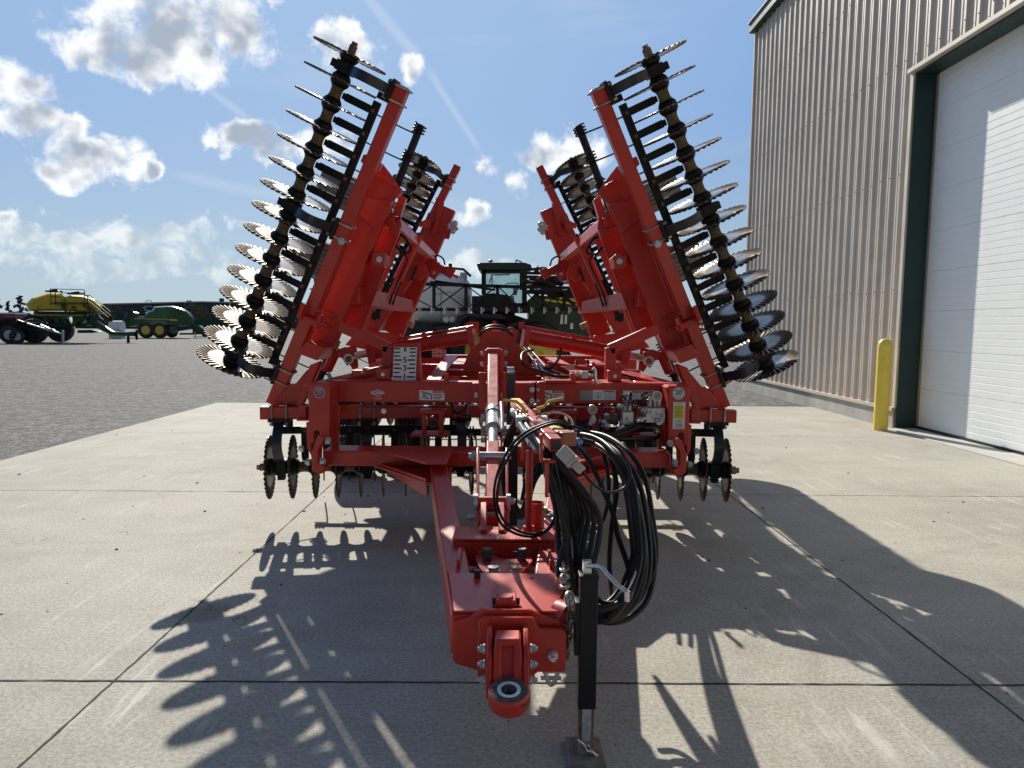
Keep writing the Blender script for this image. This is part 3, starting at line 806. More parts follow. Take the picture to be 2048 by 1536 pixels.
    b = MB(); plate(b, [(722, 660), (800, 668), (806, 690), (792, 702), (740, 700)], 9.2, .10, f); plate(b, [(690, 690), (720, 655), (760, 690), (750, 704)], 8.2, .08, f); b.build('lower_web', red, rf, .006)
    b = MB(); bpx(b, (706, 668), (800, 440), 7.7, .17, .16, f); b.build('middle_tube', red, rf, .007)
    b = MB(); bpx(b, (748, 640), (838, 470), 8.9, .05, .05, f)  # rear scraper bar with its blocks, chain-like from the front
    for k in range(9): q = f(at(752+9.5*k, 630-18*k, 8.85)); b.box(q, (.10, .06, .09))
    b.build('rear_scraper_bar', blk, rf)
    b = MB(); b.cyl(f(at(795, 560, 8.0)), f(at(838, 470, 8.0)), .05, 16); b.cyl(f(at(770, 612, 8.0)), f(at(797, 556, 8.0)), .026, 12); b.build('wing_cylinder', red, rf)
    b = MB()
    for (o_, ys) in ((0, 7.9), (7, 8.1), (-6, 8.0)): b.tube(spline([f(at(x+o_, y, ys)) for x, y in ((806, 505), (814, 520), (804, 545), (790, 575), (778, 610))], 5), .011, 6)
    b.build('hydraulic_line', hosem, rf)
    # long rails joining front and rear of the wing, only glimpsed
    b = MB(); b.beam(f(at(700, 590, 6.3)), f(at(700, 590, 6.3)+V((0, 3.9, 0))), .15, .15, up=(0, 0, 1)); b.beam(f(at(777, 436, 6.3)), f(at(777, 436, 6.3)+V((0, 3.8, 0))), .09, .10, up=(0, 0, 1)); b.build('side_rail', red, rf, .006)
    # lower rest arm and its post on the main frame
    b = MB(); bpx(b, (681, 652), (778, 696), 5.98, .085, .085, f); bpx(b, (776, 692), (776, 752), 5.98, .08, .085, f)
    b.build('rest_arm', red, har, .006)
    b = MB(); c = f(at(768, 748, 5.86)); b.box(c, (.105, .09, .085)); b.box(c+V((0, .1, -.055)), (.30, .30, .02)); rb = b.build('rest_block', red, har, .006)
    b = MB(); b.bolt(c+V((0, -.045, .0)), (0, -1, 0), .016, .012); b.build('block_bolt', zinc, rb)
    # fold cylinder
    P, Q = f(at(972, 668, 6.55)), f(at(728, 708, 6.7))
    d = (Q-P).normalized()
    b = MB(); b.cyl(P+d*.10, Q-d*.06, .062, 24); b.beam(P+d*.10, P+d*.15, .17, .17); b.beam(Q-d*.12, Q-d*.05, .17, .16); b.cyl(P+V((0, -.05, 0)), P+V((0, .05, 0)), .06, 20)
    cy = b.build('fold_cylinder', red, har, .003)
    b = MB(); b.tube([P+d*.08+V((0, 0, .085)), (P+Q)/2+V((0, 0, .087)), Q-d*.3+V((0, 0, .083))], .011, 8); b.beam(P+d*.09+V((0, 0, .06)), P+d*.09+V((0, 0, .12)), .05, .05); b.beam((P+Q)/2+V((0, 0, .05)), (P+Q)/2+V((0, 0, .1)), .04, .04); b.build('oil_pipe', red2, cy)
    b = MB(); b.cyl(P+V((0, -.085, 0)), P+V((0, -.06, 0)), .034, 20); b.build('pin_head', zinc, cy)
    b = MB(); b.cyl(Q-d*.06, Q+d*.16, .032, 16); b.build('cylinder_rod', zinc, cy)

# --- main frame
ZB0, ZB1 = 1.012, 1.172
YFR = 5.70
xl, xr = at(640, 785, YFR).x, at(1372, 785, YFR).x
b = MB()
b.box(((xl+xr)/2, YFR+.08, (ZB0+ZB1)/2), (xr-xl, .16, ZB1-ZB0))
mf = b.build('main_frame', red, har, .010)
b = MB()
cx_ = xc(5.7)
for s_ in (-1, 1):
    for xo in (.46, 1.18): b.box((cx_+s_*xo-.04, 7.9, 1.09), (.15, 4.2, .15))
    b.beam((cx_+s_*1.36, 5.84, 1.13), (cx_+s_*.80, 6.65, 1.25), .16, .05, up=(0, 0, 1))
b.box((cx_, 10.0, 1.12), (3.5, .16, .17)).box((cx_, 8.0, 1.06), (2.9, .16, .16)).box((cx_, 6.75, 1.2), (1.9, .12, .10))
b.build('frame_rail', red, mf, .007)
# sloping flat braces that catch the sun
b = MB(); b.beam(at(862, 766, 5.85), at(905, 711, 7.2), .11, .012, up=(0, 0, 1)); b.beam(at(1155, 745, 6.0), at(1100, 715, 7.3), .11, .012, up=(0, 0, 1))
b.build('flat_brace', red2, mf)
b = MB()
for (x0, x1, y0, Y) in ((845, 898, 763, 5.74), (1090, 1150, 762, 5.74), (870, 960, 741, 6.5), (1060, 1200, 738, 6.6), (760, 850, 742, 6.8)):
    p, q = at(x0, y0, Y), at(x1, y0, Y); b.box((p+q)/2, ((q-p).x, .14, .02))
    b.box((p+q)/2+V(((q-p).x*.4, .02, .03)), (.03, .1, .06))
b.build('cover_plate', red2, mf, .003)
# lower rear view of front bar: gang carrier tubes and jack brackets seen under the bar
for f in (ident, mir):
    b = MB(); c = f(at(866, 845, 5.86))
    for sx in (-.065, .065): b.box(c+V((sx, 0, .0)), (.03, .12, .16))
    b.box(c+V((0, 0, .09)), (.2, .16, .03)); b.box(c+V((-.02, .02, -.09)), (.29, .26, .016))
    b.cyl(c+V((0, .0, 0)), c+V((0, .1, 0)), .045, 18)
    gp = b.build('gang_pivot', red, mf, .004)
    MB().cyl(c+V((0, -.012, 0)), c+V((0, .0, 0)), .026, 18).build('pivot_ring', black_ink, gp)
    b = MB(); b.bolt(f(at(768, 822, 5.88)), (0, -1, 0), .022, .014); b.build('bar_bolt', zinc, mf)
    # end post with its keyhole notch
    pts = [(617, 770), (640, 765), (660, 771), (659, 889), (640, 889), (640, 867), (636, 860), (628, 862), (627, 886), (617, 887)]
    b = MB(); plate(b, pts, 5.42, .025, f); plate(b, [(617, 770), (622, 770), (622, 905), (617, 900)], 5.445, .22, f); plate(b, [(655, 771), (660, 771), (662, 889), (657, 889)], 5.445, .25, f); b.box(f(at(640, 768, 5.58)), (.17, .28, .02))
    ep = b.build('end_post', red, mf, .004)
    b = MB(); plate(b, [(660, 812), (680, 812), (676, 889), (662, 889)], 5.55, .04, f); plate(b, [(612, 845), (617, 845), (630, 905), (622, 912), (614, 895)], 5.5, .05, f); b.prism([f(q) for q in PX([(668, 810), (720, 808), (668, 830)], 5.72)], (0, .03, 0)); b.build('post_web', red, ep, .003)
    # lower ear plate and its bolts
    pts = [(632, 878), (640, 872), (648, 874), (649, 880), (637, 899), (636, 924), (650, 936), (648, 946), (636, 949), (624, 941), (622, 908), (627, 896)]
    b = MB(); plate(b, pts, 5.15, .12, f); ea = b.build('ear_plate', red2, mf, .006)
    b = MB()
    for q in ((652, 882), (641, 922)): b.bolt(f(at(*q, 5.16)), (S if 0 else (1 if f is ident else -1), 0, 0), .026, .03)
    for q in ((607, 897), (620, 924)): b.bolt(f(at(*q, 5.2)), ((-1 if f is ident else 1), 0, 0), .024, .025)
    b.build('ear_bolt', zinc, ea)
    # square tube end beyond the post: short red clip
    b = MB(); plate(b, [(596, 812), (612, 812), (612, 836), (606, 838), (596, 838)], 5.8, .1, f); plate(b, [(593, 838), (614, 838), (616, 842), (593, 842)], 5.76, .16, f); plate(b, [(597, 811), (618, 811), (618, 814), (594, 814)], 5.76, .16, f); b.build('tube_clip', red, mf, .003)

# --- drawbar: cross tube, gussets, A-frame rails
YL, ZL0, ZL1 = 5.30, .600, .708
cl = xc(5.3)
b = MB(); xa, xb = at(645, 920, YL).x, at(1342, 920, YL).x
b.box(((xa+xb)/2, YL+.13, (ZL0+ZL1)/2), (xb-xa, .26, ZL1-ZL0))
dr = b.build('drawbar', red2, har, .010)
b = MB()
for f in (ident, mir):
    e0, e1 = f(at(756, 905, YL)), f(at(874, 933, YL))
    i0 = f(at(893, 905, YL))
    for z in (ZL1+.003, ZL0-.013):
        A_ = V((f((at(745, 920, YL).x, YL, 0)).x, YL+.05, z)); B_ = V((f((at(868, 920, YL).x, YL, 0)).x, YL-.53, z)); C_ = V((f((at(905, 920, YL).x, YL, 0)).x, YL-.53, z)); D_ = V((f((at(905, 920, YL).x, YL, 0)).x, YL+.05, z))
        b.prism([A_, B_, C_, D_], (0, 0, .012))
    b.prism([V((f((at(762, 920, YL).x, YL, 0)).x, YL-.004, ZL0+.02)), V((f((at(868, 920, YL).x, YL, 0)).x, YL-.52, ZL0+.02)), V((f((at(868, 920, YL).x, YL, 0)).x, YL-.52, ZL0-.10)), V((f((at(762, 920, YL).x, YL, 0)).x, YL-.004, ZL0-.01))], (0, .01, 0))
b.build('gusset', red2, dr, .003)
ZR = .528
b = MB()
for f in (ident, mir):
    b.beam(f((-.55+.055, 5.3, .70-.08)), f((-.204+.055, 2.74, ZR-.08)), .11, .16, up=(0, 0, 1))
ar = b.build('tongue_rail', red2, dr, .010)
zt = ZR
def zr(Y): return ZR+(Y-2.74)*.067
b = MB()
Yf, Yb = 2.736, 3.10
b.prism([(-.200, Yf, zr(Yf)+.003), (.200, Yf, zr(Yf)+.003), (.250, Yb, zr(Yb)+.003), (-.250, Yb, zr(Yb)+.003)], (0, 0, .010))
tp = b.build('tongue_plate', scuf, dr, .003)
b = MB()
for s_ in (-1, 1):
    p0, p1 = V((s_*.244, 3.105, zr(3.1)+.012)), V((s_*.196, 2.745, zr(2.74)+.012))
    for k in range(34): q = p0.lerp(p1, k/33); b.ball(q+V((0, 0, random.uniform(-.001, .001))), .0055, sub=1)
for k in range(40): b.ball((-.22+.44*k/39, 3.452, .604+random.uniform(-.001, .001)), .005, sub=1)
b.build('weld_bead', red2, tp)
b = MB(); b.cyl((-.118, 3.05, zr(3.05)+.01), (-.118, 3.05, zr(3.05)+.045), .014, 12); b.build('plug', black_ink, tp)
b = MB(); b.cyl((.105, 3.05, zr(3.05)+.0125), (.105, 3.05, zr(3.05)+.0148), .010, 16); b.build('bolt_hole', black_ink, tp)
# sunken swivel plate and its four bolts
b = MB(); pts = []
for (x, y) in ((951, 1108), (975, 1104), (1003, 1117), (1030, 1117), (1054, 1106), (1064, 1112), (1065, 1122), (1046, 1142), (1038, 1152), (970, 1152), (955, 1128), (951, 1118)): pts.append(atz(x, y, .545))
b.prism(pts, (0, 0, -.025)); sp_ = b.build('swivel_plate', red2, dr, .003)
b = MB()
for (x, y) in ((974, 1121), (1043, 1120)):
    p = atz(x, y, .545); b.cyl(p, p+V((0, 0, .055)), .021, 20); b.cyl(p+V((-.038, 0, .035)), p+V((.038, 0, .035)), .006, 8)
b.build('swivel_pin', grime, sp_)
b = MB()
for (x, y) in ((986, 1142), (1033, 1142)):
    p = atz(x, y, .545); b.cyl(p, p+V((0, 0, .02)), .026, 6); b.cyl(p+V((0, 0, -.01)), p+V((0, 0, .003)), .03, 20)
b.build('hex_bolt', zinc, sp_)
b = MB(); b.box((0, 3.2, .42), (.34, .86, .012)); b.build('belly_plate', red, dr)
b = MB()
for s_ in (-1, 1): b.box((s_*.20-.005, 3.27, .565), (.016, .18, .06))
b.build('side_lug', red2, dr, .003)
# cross channel
b = MB(); b.box((-.01, 3.46, .535), (.44, .016, .115)); b.box((-.01, 3.56, .602), (.48, .215, .014)); b.box((-.01, 3.66, .535), (.46, .016, .115)); b.build('cross_channel', red2, dr, .003)
# front plates
def zx(u_, v_): return (860+.2188*u_, 1200+.2188*v_)
P1 = [zx(*q) for q in ((205, 228), (212, 208), (235, 193), (350, 163), (400, 130), (460, 95), (480, 90), (895, 90), (935, 100), (1010, 135), (1090, 163), (1160, 176), (1183, 195), (1195, 230), (1195, 620), (600, 650), (430, 642), (252, 592), (222, 572), (208, 545))]
b = MB(); plate(b, P1, 2.715, .02); fp = b.build('front_plate', red2, har, .003)
P2 = [zx(*q) for q in ((440, 225), (448, 190), (470, 170), (500, 163), (925, 163), (955, 175), (972, 205), (985, 245), (1010, 268), (1200, 272), (1235, 290), (1250, 322), (1240, 640), (1230, 655), (1205, 662), (985, 662), (962, 680), (948, 715), (930, 745), (470, 745), (438, 712), (432, 690))]
b = MB(); plate(b, P2, 2.68, .026); b.build('front_plate', red2, har, .004)
b = MB()
for (x0, x1) in ((505, 572), (846, 915)):
    xa, xb = at(*zx(x0+10, 450), 2.52).x, at(*zx(x1-8, 450), 2.52).x
    za, zb = at(*zx(540, 215), 2.68).z, at(*zx(540, 770), 2.62).z
    b.prism([(xa, 2.685, za), (xa, 2.60, za-.006), (xa, 2.505, za-.085), (xa, 2.475, zb+.06), (xa, 2.49, zb+.01), (xa, 2.53, zb-.01), (xa, 2.685, zb+.0)], (xb-xa, 0, 0))
ck = b.build('clevis_ear', red2, fp, .004)
b = MB()
for (u_, s_) in ((502, -1), (916, 1)):
    for v_ in (445, 588, 728):
        p = at(*zx(u_, v_), 2.53); b.cyl(p, p+V((s_*.006, 0, 0)), .017, 16).bolt(p+V((s_*.006, 0, 0)), (s_, 0, 0), .014, .012)
b.build('clevis_bolt', zinc, ck)
p = at(*zx(1123, 500), 2.68); b = MB(); b.cyl(p, p+V((0, -.008, 0)), .019, 18).bolt(p+V((0, -.008, 0)), (0, -1, 0), .018, .014).cyl(p+V((0, -.03, 0)), p+V((0, -.045, 0)), .009, 10); b.build('hex_bolt', zinc, fp)
# hitch casting and ring
rc = atz(1018, 1380, .385)
b = MB()
top = [at(*zx(*q), 2.55) for q in ((592, 375), (610, 360), (812, 360), (832, 378), (862, 690), (900, 760), (525, 760), (572, 690))]
b.prism([top[0]+V((0, .03, 0)), top[3]+V((0, .03, 0)), V((top[4].x, rc.y+.085, .385)), V((top[7].x, rc.y+.085, .385))], (0, .05, -.09))
for (xa, xb) in ((592, 660), (765, 832)):
    q0, q1 = at(*zx(xa, 362), 2.56), at(*zx(xb, 362), 2.56)
    sgn = -1 if xa < 700 else 1
    b.prism([q0, q1, V((q1.x+(.012 if sgn > 0 else .0), rc.y+.06, .385)), V((q0.x-(.012 if sgn < 0 else 0), rc.y+.06, .385))], (0, .05, -.06))
q0, q1 = at(*zx(592, 362), 2.555), at(*zx(832, 440), 2.555)
b.box(((q0.x+q1.x)/2, 2.60, (q0.z+q1.z)/2), (abs(q1.x-q0.x), .09, abs(q0.z-q1.z)))
hc = b.build('hitch_casting', red2, har, .008)
RI, RO_ = .027, .071
b = MB()
pf = [(0, RI+.012), (0, RO_-.006), (-.006, RO_-.001), (-.012, RO_), (-.048, RO_), (-.062, RO_-.008), (-.068, RO_-.018), (-.068, RI+.012)]
Mv = Matrix.Translation(rc) @ Matrix.Rotation(R(13), 4, 'X') @ Matrix.Rotation(R(-90), 4, 'Y')
rings = []
def ringlathe(b, pf, M, n=40, closed=True):
    rs_ = [[b.bm.verts.new(M @ V((x, r*math.cos(2*math.pi*k/n), r*math.sin(2*math.pi*k/n)))) for k in range(n)] for x, r in pf]
    m_ = len(rs_)
    for i in range(m_ if closed else m_-1):
        A, B = rs_[i], rs_[(i+1) % m_]
        for k in range(n): b.bm.faces.new((A[k], B[k], B[(k+1) % n], A[(k+1) % n]))
ringlathe(b, pf, Mv)
b.build('hitch_ring', red2, hc)
b = MB(); ringlathe(b, [(.002, RI), (.0025, RI+.013), (-.07, RI+.013), (-.07, RI)], Mv); b.build('ring_bush', zinc, hc)
b = MB(); ringlathe(b, [(.001, RI+.013), (.0015, RO_-.010), (-.002, RO_-.008), (-.002, RI+.013)], Mv); b.build('worn_face', grime, hc)
b = MB(); b.cyl(Mv @ V((-.03, 0, 0)), Mv @ V((-.065, 0, 0)), RI+.006, 28); b.build('ring_bore', black_ink, hc)
b = MB(); prev = None
for k in range(25):
    an = R(-62+124*k/24); e = min(k, 24-k)/12
    q = [Mv @ V((x, -(RO_+.0012)*math.sin(an)*1, -(RO_+.0012)*math.cos(an))) for x in (-.014-.003*math.sin(k*1.7), -.020-.022*e-.004*math.sin(k*2.3))]
    q = [Mv @ V((x, (RO_+.0012)*math.sin(an), 0)) + (Mv.to_3x3() @ V((0, 0, 0))) for x in (0,)] if False else q
    cur = [b.bm.verts.new(p_) for p_ in q]
    if prev: b.bm.faces.new((prev[0], prev[1], cur[1], cur[0]))
    prev = cur
b.build('worn_band', grime, hc)
# boss with two bolts and a bit of paper behind it
p = atz(1012, 1212, .548)
b = MB(); b.box(p+V((0, .03, .012)), (.078, .085, .028)); b.cyl(p+V((0, .02, .02)), p+V((0, .02, .034)), .028, 24); bs = b.build('top_boss', red2, fp, .005)
b = MB()
for s_ in (-1, 1): b.cyl(p+V((s_*.038, .02, .012)), p+V((s_*.052, .02, .012)), .014, 6)
b.build('boss_bolt', black_ink, bs)
MB().box(p+V((-.006, .085, .0)), (.075, .02, .003)).build('paper_tag', white, tp)
# shackle below
p = at(1103, 1352, 2.72); b = MB(); b.tube(spline([p+V((-.03, 0, .035)), p+V((-.022, 0, .01)), p+V((-.012, 0, -.02)), p+V((0, 0, -.034)), p+V((.012, 0, -.02)), p+V((.022, 0, .01)), p+V((.03, 0, .035))], 4), .0085, 8); b.cyl(p+V((-.04, 0, -.008)), p+V((.036, 0, -.008)), .008, 8); b.box(p+V((0, 0, .03)), (.07, .02, .03)); b.build('shackle', galv, fp)

# --- jack
jx0, jx1 = at(1158, 1150, 2.70), at(1196, 1150, 2.70); jb = at(1180, 1411, 2.70)
jc = V(((jx0.x+jx1.x)/2, 2.70, 0)); zt_ = jx0.z
jw = .066
b = MB(); b.box((jc.x, jc.y, (zt_+jb.z)/2), (jw, jw, zt_-jb.z)); jk = b.build('parking_jack', blk, har, .004)
b = MB(); b.box((jc.x, jc.y, zt_+.001), (jw+.006, jw+.006, .012)); b.build('jack_cap', blk, jk, .003)
b = MB(); b.box((jc.x, jc.y, (jb.z)/2+.02), (.056, .05, jb.z+.03)); leg = b.build('jack_leg', rust, jk, .004)
MB().box((jc.x, jc.y-.0265, .15), (.034, .004, .22)).build('worn_strip', galv, leg)
b = MB(); b.box((jc.x, jc.y-.01, .012), (.135, .20, .022)); b.box((jc.x, jc.y-.02, .045), (.06, .045, .05)); fo = b.build('jack_foot', mat('dusty_steel', (.24, .225, .20), .75, metal=.2, var=.3, vscale=25, dirt=(.3, .28, .25), dirt_amt=.5, dscale=20), jk, .006)
b = MB(); p = V((jc.x, jc.y-.045, .055)); b.tube(spline([p+V((-.035, 0, .03)), p+V((-.01, -.004, .012)), p+V((.0, -.006, -.008)), p+V((.016, -.004, -.014)), p+V((.045, 0, -.04))], 5), .004, 6); b.tube(spline([p+V((-.012, -.004, .008)), p+V((.006, -.008, .012)), p+V((.014, -.006, -.006)), p+V((.042, 0, -.032))], 5), .003, 6); b.build('lynch_pin', zinc, fo)
b = MB()
h0 = at(1174, 1146, 2.7)
b.box((jc.x-.006, jc.y, zt_+.03), (.03, .03, .05))
b.tube(spline([at(1170, 1132, 2.70), at(1180, 1132, 2.68), at(1197, 1133, 2.66)], 4)+[at(1203, 1135, 2.65), at(1232, 1168, 2.6), at(1254, 1184, 2.57)], .0085, 10); b.cyl(at(1254, 1182, 2.57), at(1254, 1202, 2.57), .011, 10)
b.build('jack_crank', zinc, jk)
b = MB(); b.box((jc.x-.041, jc.y+.0, .50), (.016, .07, .20)); b.build('jack_bracket', blk, jk, .003)
b = MB(); b.cyl((.20, 2.80, .50), (jc.x-.06, 2.76, .50), .062, 24); b.build('jack_mount', red2, fp)
# --- chain, can holder, hose post
def chain(pts, link=.05, r=.0075, name='safety_chain'):
    pts = spline(pts, 12); b = MB(); acc_ = 0; k = 0; last = pts[0]
    for i in range(1, len(pts)):
        acc_ += (pts[i]-pts[i-1]).length
        if acc_ >= link*.68:
            acc_ = 0; d = (pts[i]-last).normalized(); c = (pts[i]+last)/2; last = pts[i]
            s_ = d.cross(V((0, 1, .3))).normalized()
            if k % 2: s_ = d.cross(s_).normalized()
            k += 1
            lp = []
            for j in range(12):
                an = 2*math.pi*j/12; lp.append(c+d*math.cos(an)*link*.46*(1.15 if abs(math.cos(an)) > .8 else 1)+s_*math.sin(an)*link*.30)
            b.tube(lp, r, 6, closed=True)
    return b.build(name, chainm, har)
chain([at(1090, 1019, 3.62), at(1100, 1028, 3.56), at(1113, 1045, 3.5), at(1122, 1062, 3.45), at(1126, 1085, 3.35), at(1128, 1130, 3.1), at(1130, 1180, 2.85)])
chain([at(1140, 1188, 2.80), at(1137, 1210, 2.76), at(1141, 1235, 2.75), at(1137, 1262, 2.745), at(1132, 1300, 2.75), at(1124, 1335, 2.76)], .052, .008)
p = atz(1072, 1058, .60); b = MB(); ringlathe(b, [(0, .040), (.135, .040), (.135, .036), (0, .036)], Matrix.Translation(p) @ Matrix.Rotation(R(-90), 4, 'Y'), 28); b.box(p+V((0, 0, .004)), (.10, .10, .008)); b.build('can_holder', red, dr)
p = at(1057, 1064, 3.56); q = at(1059, 900, 3.56); b = MB(); b.cyl(p, q, .017, 16); b.cyl(p+V((0, 0, -.02)), p+V((0, 0, .03)), .027, 16); hp = b.build('hose_post', red, dr)
# --- hose arm
h0, h1 = at(1030, 806, 4.55), at(1112, 890, 3.12)
b = MB(); b.beam(h0, h1, .055, .055, up=(0, 0, 1)); ha = b.build('hose_arm', red, har, .005)
b = MB(); b.beam(h1+V((-.0012, .02, 0)), h1+V((0, -.0015, 0)), .043, .043, up=(0, 0, 1)); b.build('arm_mouth', black_ink, ha)
d = (h1-h0).normalized()
b = MB(); b.beam(h0+d*.02+V((0, 0, .029)), h0+d*.26+V((0, 0, .029)), .05, .004, up=(0, 0, 1)); b.build('reflector', yel_ink, ha)
b = MB()
for t_ in (.42, .97):
    c = h0.lerp(h1, t_)+V((-.05, 0, -.02))
    b.box(c+V((-.005, 0, 0)), (.012, .05, .12)); b.box(c+V((.03, 0, -.055)), (.05, .05, .012)); b.box(c+V((.02, -.02, -.13)), (.016, .03, .15))
b.build('hose_hook', red, ha, .003)
b = MB(); c = h0.lerp(h1, .5)
for k, (dx, sgn) in enumerate(((-.075, -1), (.05, 1))):
    e = c+V((dx*.5, .02*k, .035)); b.cyl(e, e+V((0, 0, .02)), .02, 10); b.tube([e+V((0, 0, .022)), e+V((.04, .03, .03)), e+V((.06, .04, .055)), e+V((.135, .06, .07))] if sgn > 0 else [e+V((0, 0, .022)), e+V((-.02, .03, .04)), e+V((-.04, .05, .055)), e+V((-.11, .07, .06))], .008, 8)
b.build('valve_lever', yelh, ha)
b = MB()
for k in range(4):
    e = h0.lerp(h1, .36+.06*k)+V((-.055+.03*k, 0, .0)); dd = V((.30, -1, -.18)).normalized()
    b.cyl(e-dd*.07, e+dd*.10, .017, 12).cyl(e+dd*.06, e+dd*.10, .022, 6).cyl(e-dd*.05, e-dd*.02, .022, 6)
for k in range(4):
    e = h0.lerp(h1, .60+.05*k)+V((-.06+.02*k, 0, -.03-.02*(k % 2))); dd = V((.34, -1, -.45)).normalized()
    b.cyl(e-dd*.06, e+dd*.12, .015, 12).cyl(e+dd*.07, e+dd*.12, .02, 6)
c = h0.lerp(h1, .5); b.box(c+V((0, 0, -.005)), (.16, .10, .05))
b.build('hose_coupling', galv, ha, .002)
b = MB(); c = at(1108, 866, 3.5); b.box(c, (.06, .09, .06), Matrix.Rotation(R(20), 3, 'Z')); b.build('yellow_cap', mat('yellow_cap', (.5, .34, .06), .5), ha, .006)
b = MB(); c = at(1130, 876, 3.4); b.box(c, (.075, .10, .065), Matrix.Rotation(R(20), 3, 'Z')); b.build('brown_cap', mat('brown_cap', (.36, .14, .07), .5), ha, .008)
b = MB(); b.cyl(at(1158, 884, 3.45), at(1148, 890, 3.4), .022, 10); b.build('blue_cap', mat('blue_cap', (.02, .08, .3), .4), ha)
# plug
p, q = at(1122, 900, 3.05), at(1166, 944, 3.0); b = MB(); d = (q-p).normalized(); n_ = V((0, 1, 0)); s_ = d.cross(n_)
L = (q-p).length
for (t0, t1, w0) in ((0, .52, .056), (.5, .60, .062), (.6, .98, .036)): b.beam(p+d*L*t0, p+d*L*t1, w0, w0*.9, up=(0, 1, 0))
b.build('trailer_plug', beige, ha, .008)

# --- levelling link
t0, t1 = V((at(986, 706, 5.95).x, 5.95, at(986, 706, 5.95).z)), V((at(985, 1012, 3.9).x, 3.9, at(985, 1012, 3.9).z))
def lk(t): return t0.lerp(t1, t)
b = MB(); b.beam(lk(0), lk(.475), .078, .078, up=(0, 0, 1)); ll = b.build('levelling_link', red, har, .008)
b = MB(); b.cyl(lk(.475), lk(.50), .05, 24).cyl(lk(.50), lk(.585), .043, 24).cyl(lk(.585), lk(.59), .047, 24).cyl(lk(.59), lk(.70), .031, 20); b.build('turnbuckle', galv, ll)
b = MB(); b.tube([lk(.47)+V((.055, 0, .05)), lk(.54)+V((.06, 0, .03)), lk(.6)+V((.06, 0, .0))], .012, 8); b.tube([lk(.6)+V((.06, 0, 0)), lk(.6)+V((-.045, 0, -.03))], .007, 6); b.build('turnbuckle_handle', galv, ll)
b = MB(); b.beam(lk(.70)-V((0, 0, .0)), lk(1.0), .075, .085, up=(0, 0, 1)); lt = b.build('lower_link_tube', red2, ll, .008)
dn = (t1-t0).normalized()
b = MB(); b.beam(lk(1.0)-dn*.03, lk(1.0)+dn*.0015, .056, .064, up=(0, 0, 1)); b.build('tube_mouth', mat('tube_inside', (.16, .008, .008), .7), lt)
c = at(984, 912, 4.32); b = MB(); b.cyl(c+V((-.11, 0, 0)), c+V((.11, 0, 0)), .024, 20).cyl(c+V((-.135, 0, 0)), c+V((-.10, 0, 0)), .017, 12).cyl(c+V((-.118, 0, 0)), c+V((-.092, 0, 0)), .033, 6); b.build('link_pin', zinc, ll)
b = MB()
for xq in (956, 1014):
    u0, u1 = at(xq, 903, 4.32), at(xq, 1062, 3.72)
    b.beam(u0, u1, .016, .06, up=(0, 0, 1))
b.cyl(at(948, 1005, 3.86), at(1018, 1005, 3.86), .032, 18)
b.build('link_strap', red, ll, .003)
b = MB()
for xq in (952, 1017): b.cyl(at(xq-4, 1005, 3.86), at(xq+4, 1005, 3.86), .045, 20)
b.bolt(at(950, 1035, 3.8), (-1, 0, 0), .02, .03).bolt(at(1020, 1002, 3.8), (1, 0, 0), .02, .02)
b.build('strap_bushing', galv, ll)
b = MB()
for xq in (968, 1003):
    b.beam(at(xq, 1012, 3.80), V((at(xq, 1068, 3.56).x, 3.56, .60)), .03, .05, up=(0, 1, 0))
b.beam(at(958, 1040, 3.76), at(1014, 1040, 3.76), .05, .05, up=(0, 0, 1))
b.build('link_foot', red, ll, .004)
# straps and bolts beside the turnbuckle
b = MB()
for xq in (972, 1003):
    b.beam(at(xq, 826, 4.95), at(xq, 900, 4.95), .012, .05, up=(0, 1, 0))
st_ = b.build('link_bracket', red, ll, .003)
b = MB()
for yq in (836, 857, 868, 880):
    for xq, s_ in ((971, -1), (1004, 1)): b.cyl(at(xq, yq, 4.95), at(xq, yq, 4.95)+V((s_*.03, 0, 0)), .02 if yq > 840 else .03, 6)
b.build('bracket_bolt', zinc, st_)
b = MB(); b.box(at(1022, 790, 5.35)+V((0, 0, -.02)), (.062, .05, .38)); bp_ = b.build('black_post', navy, har, .004)
b = MB(); b.cyl(at(1014, 742, 5.33), at(1028, 742, 5.33), .03, 14); b.build('chrome_top', zinc, bp_)
b = MB(); b.box(at(1027, 970, 4.6), (.05, .05, .5)); b.build('lower_post', blk, bp_, .004)
# tower and dome plate
pts = [(925, 752), (926, 735), (935, 710), (950, 692), (960, 684), (963, 672), (958, 662), (1038, 662), (1030, 672), (1033, 685), (1045, 700), (1062, 724), (1070, 745), (1070, 756)]
b = MB(); plate(b, pts, 6.45, .04); bpx(b, (920, 757), (1080, 757), 6.42, .05, .2); dp = b.build('dome_plate', red, mf, .004)
b = MB(); plate(b, [(968, 706), (974, 697), (1000, 697), (1007, 706), (1007, 762), (998, 762), (998, 714), (977, 714), (977, 762), (968, 762)], 5.88, .14); plate(b, [(970, 700), (1005, 700), (1005, 722), (970, 722)], 5.95, .4); tw = b.build('link_tower', red, mf, .006)
b = MB()
for yq in (706, 728):
    b.bolt(at(967, yq, 5.92), (-1, 0, 0), .022, .018).bolt(at(1008, yq, 5.92), (1, 0, 0), .022, .018)
b.build('tower_bolt', zinc, tw)
b = MB(); plate(b, [(944, 766), (1070, 766), (1070, 806), (944, 806)], 5.62, .08); plate(b, [(957, 745), (972, 745), (972, 820), (957, 820)], 5.60, .03); plate(b, [(1004, 745), (1012, 745), (1012, 820), (1004, 820)], 5.60, .03); plate(b, [(1072, 771), (1076, 764), (1090, 763), (1090, 811), (1076, 812), (1072, 806)], 5.60, .10); b.build('tower_base', red, mf, .005)
b = MB()
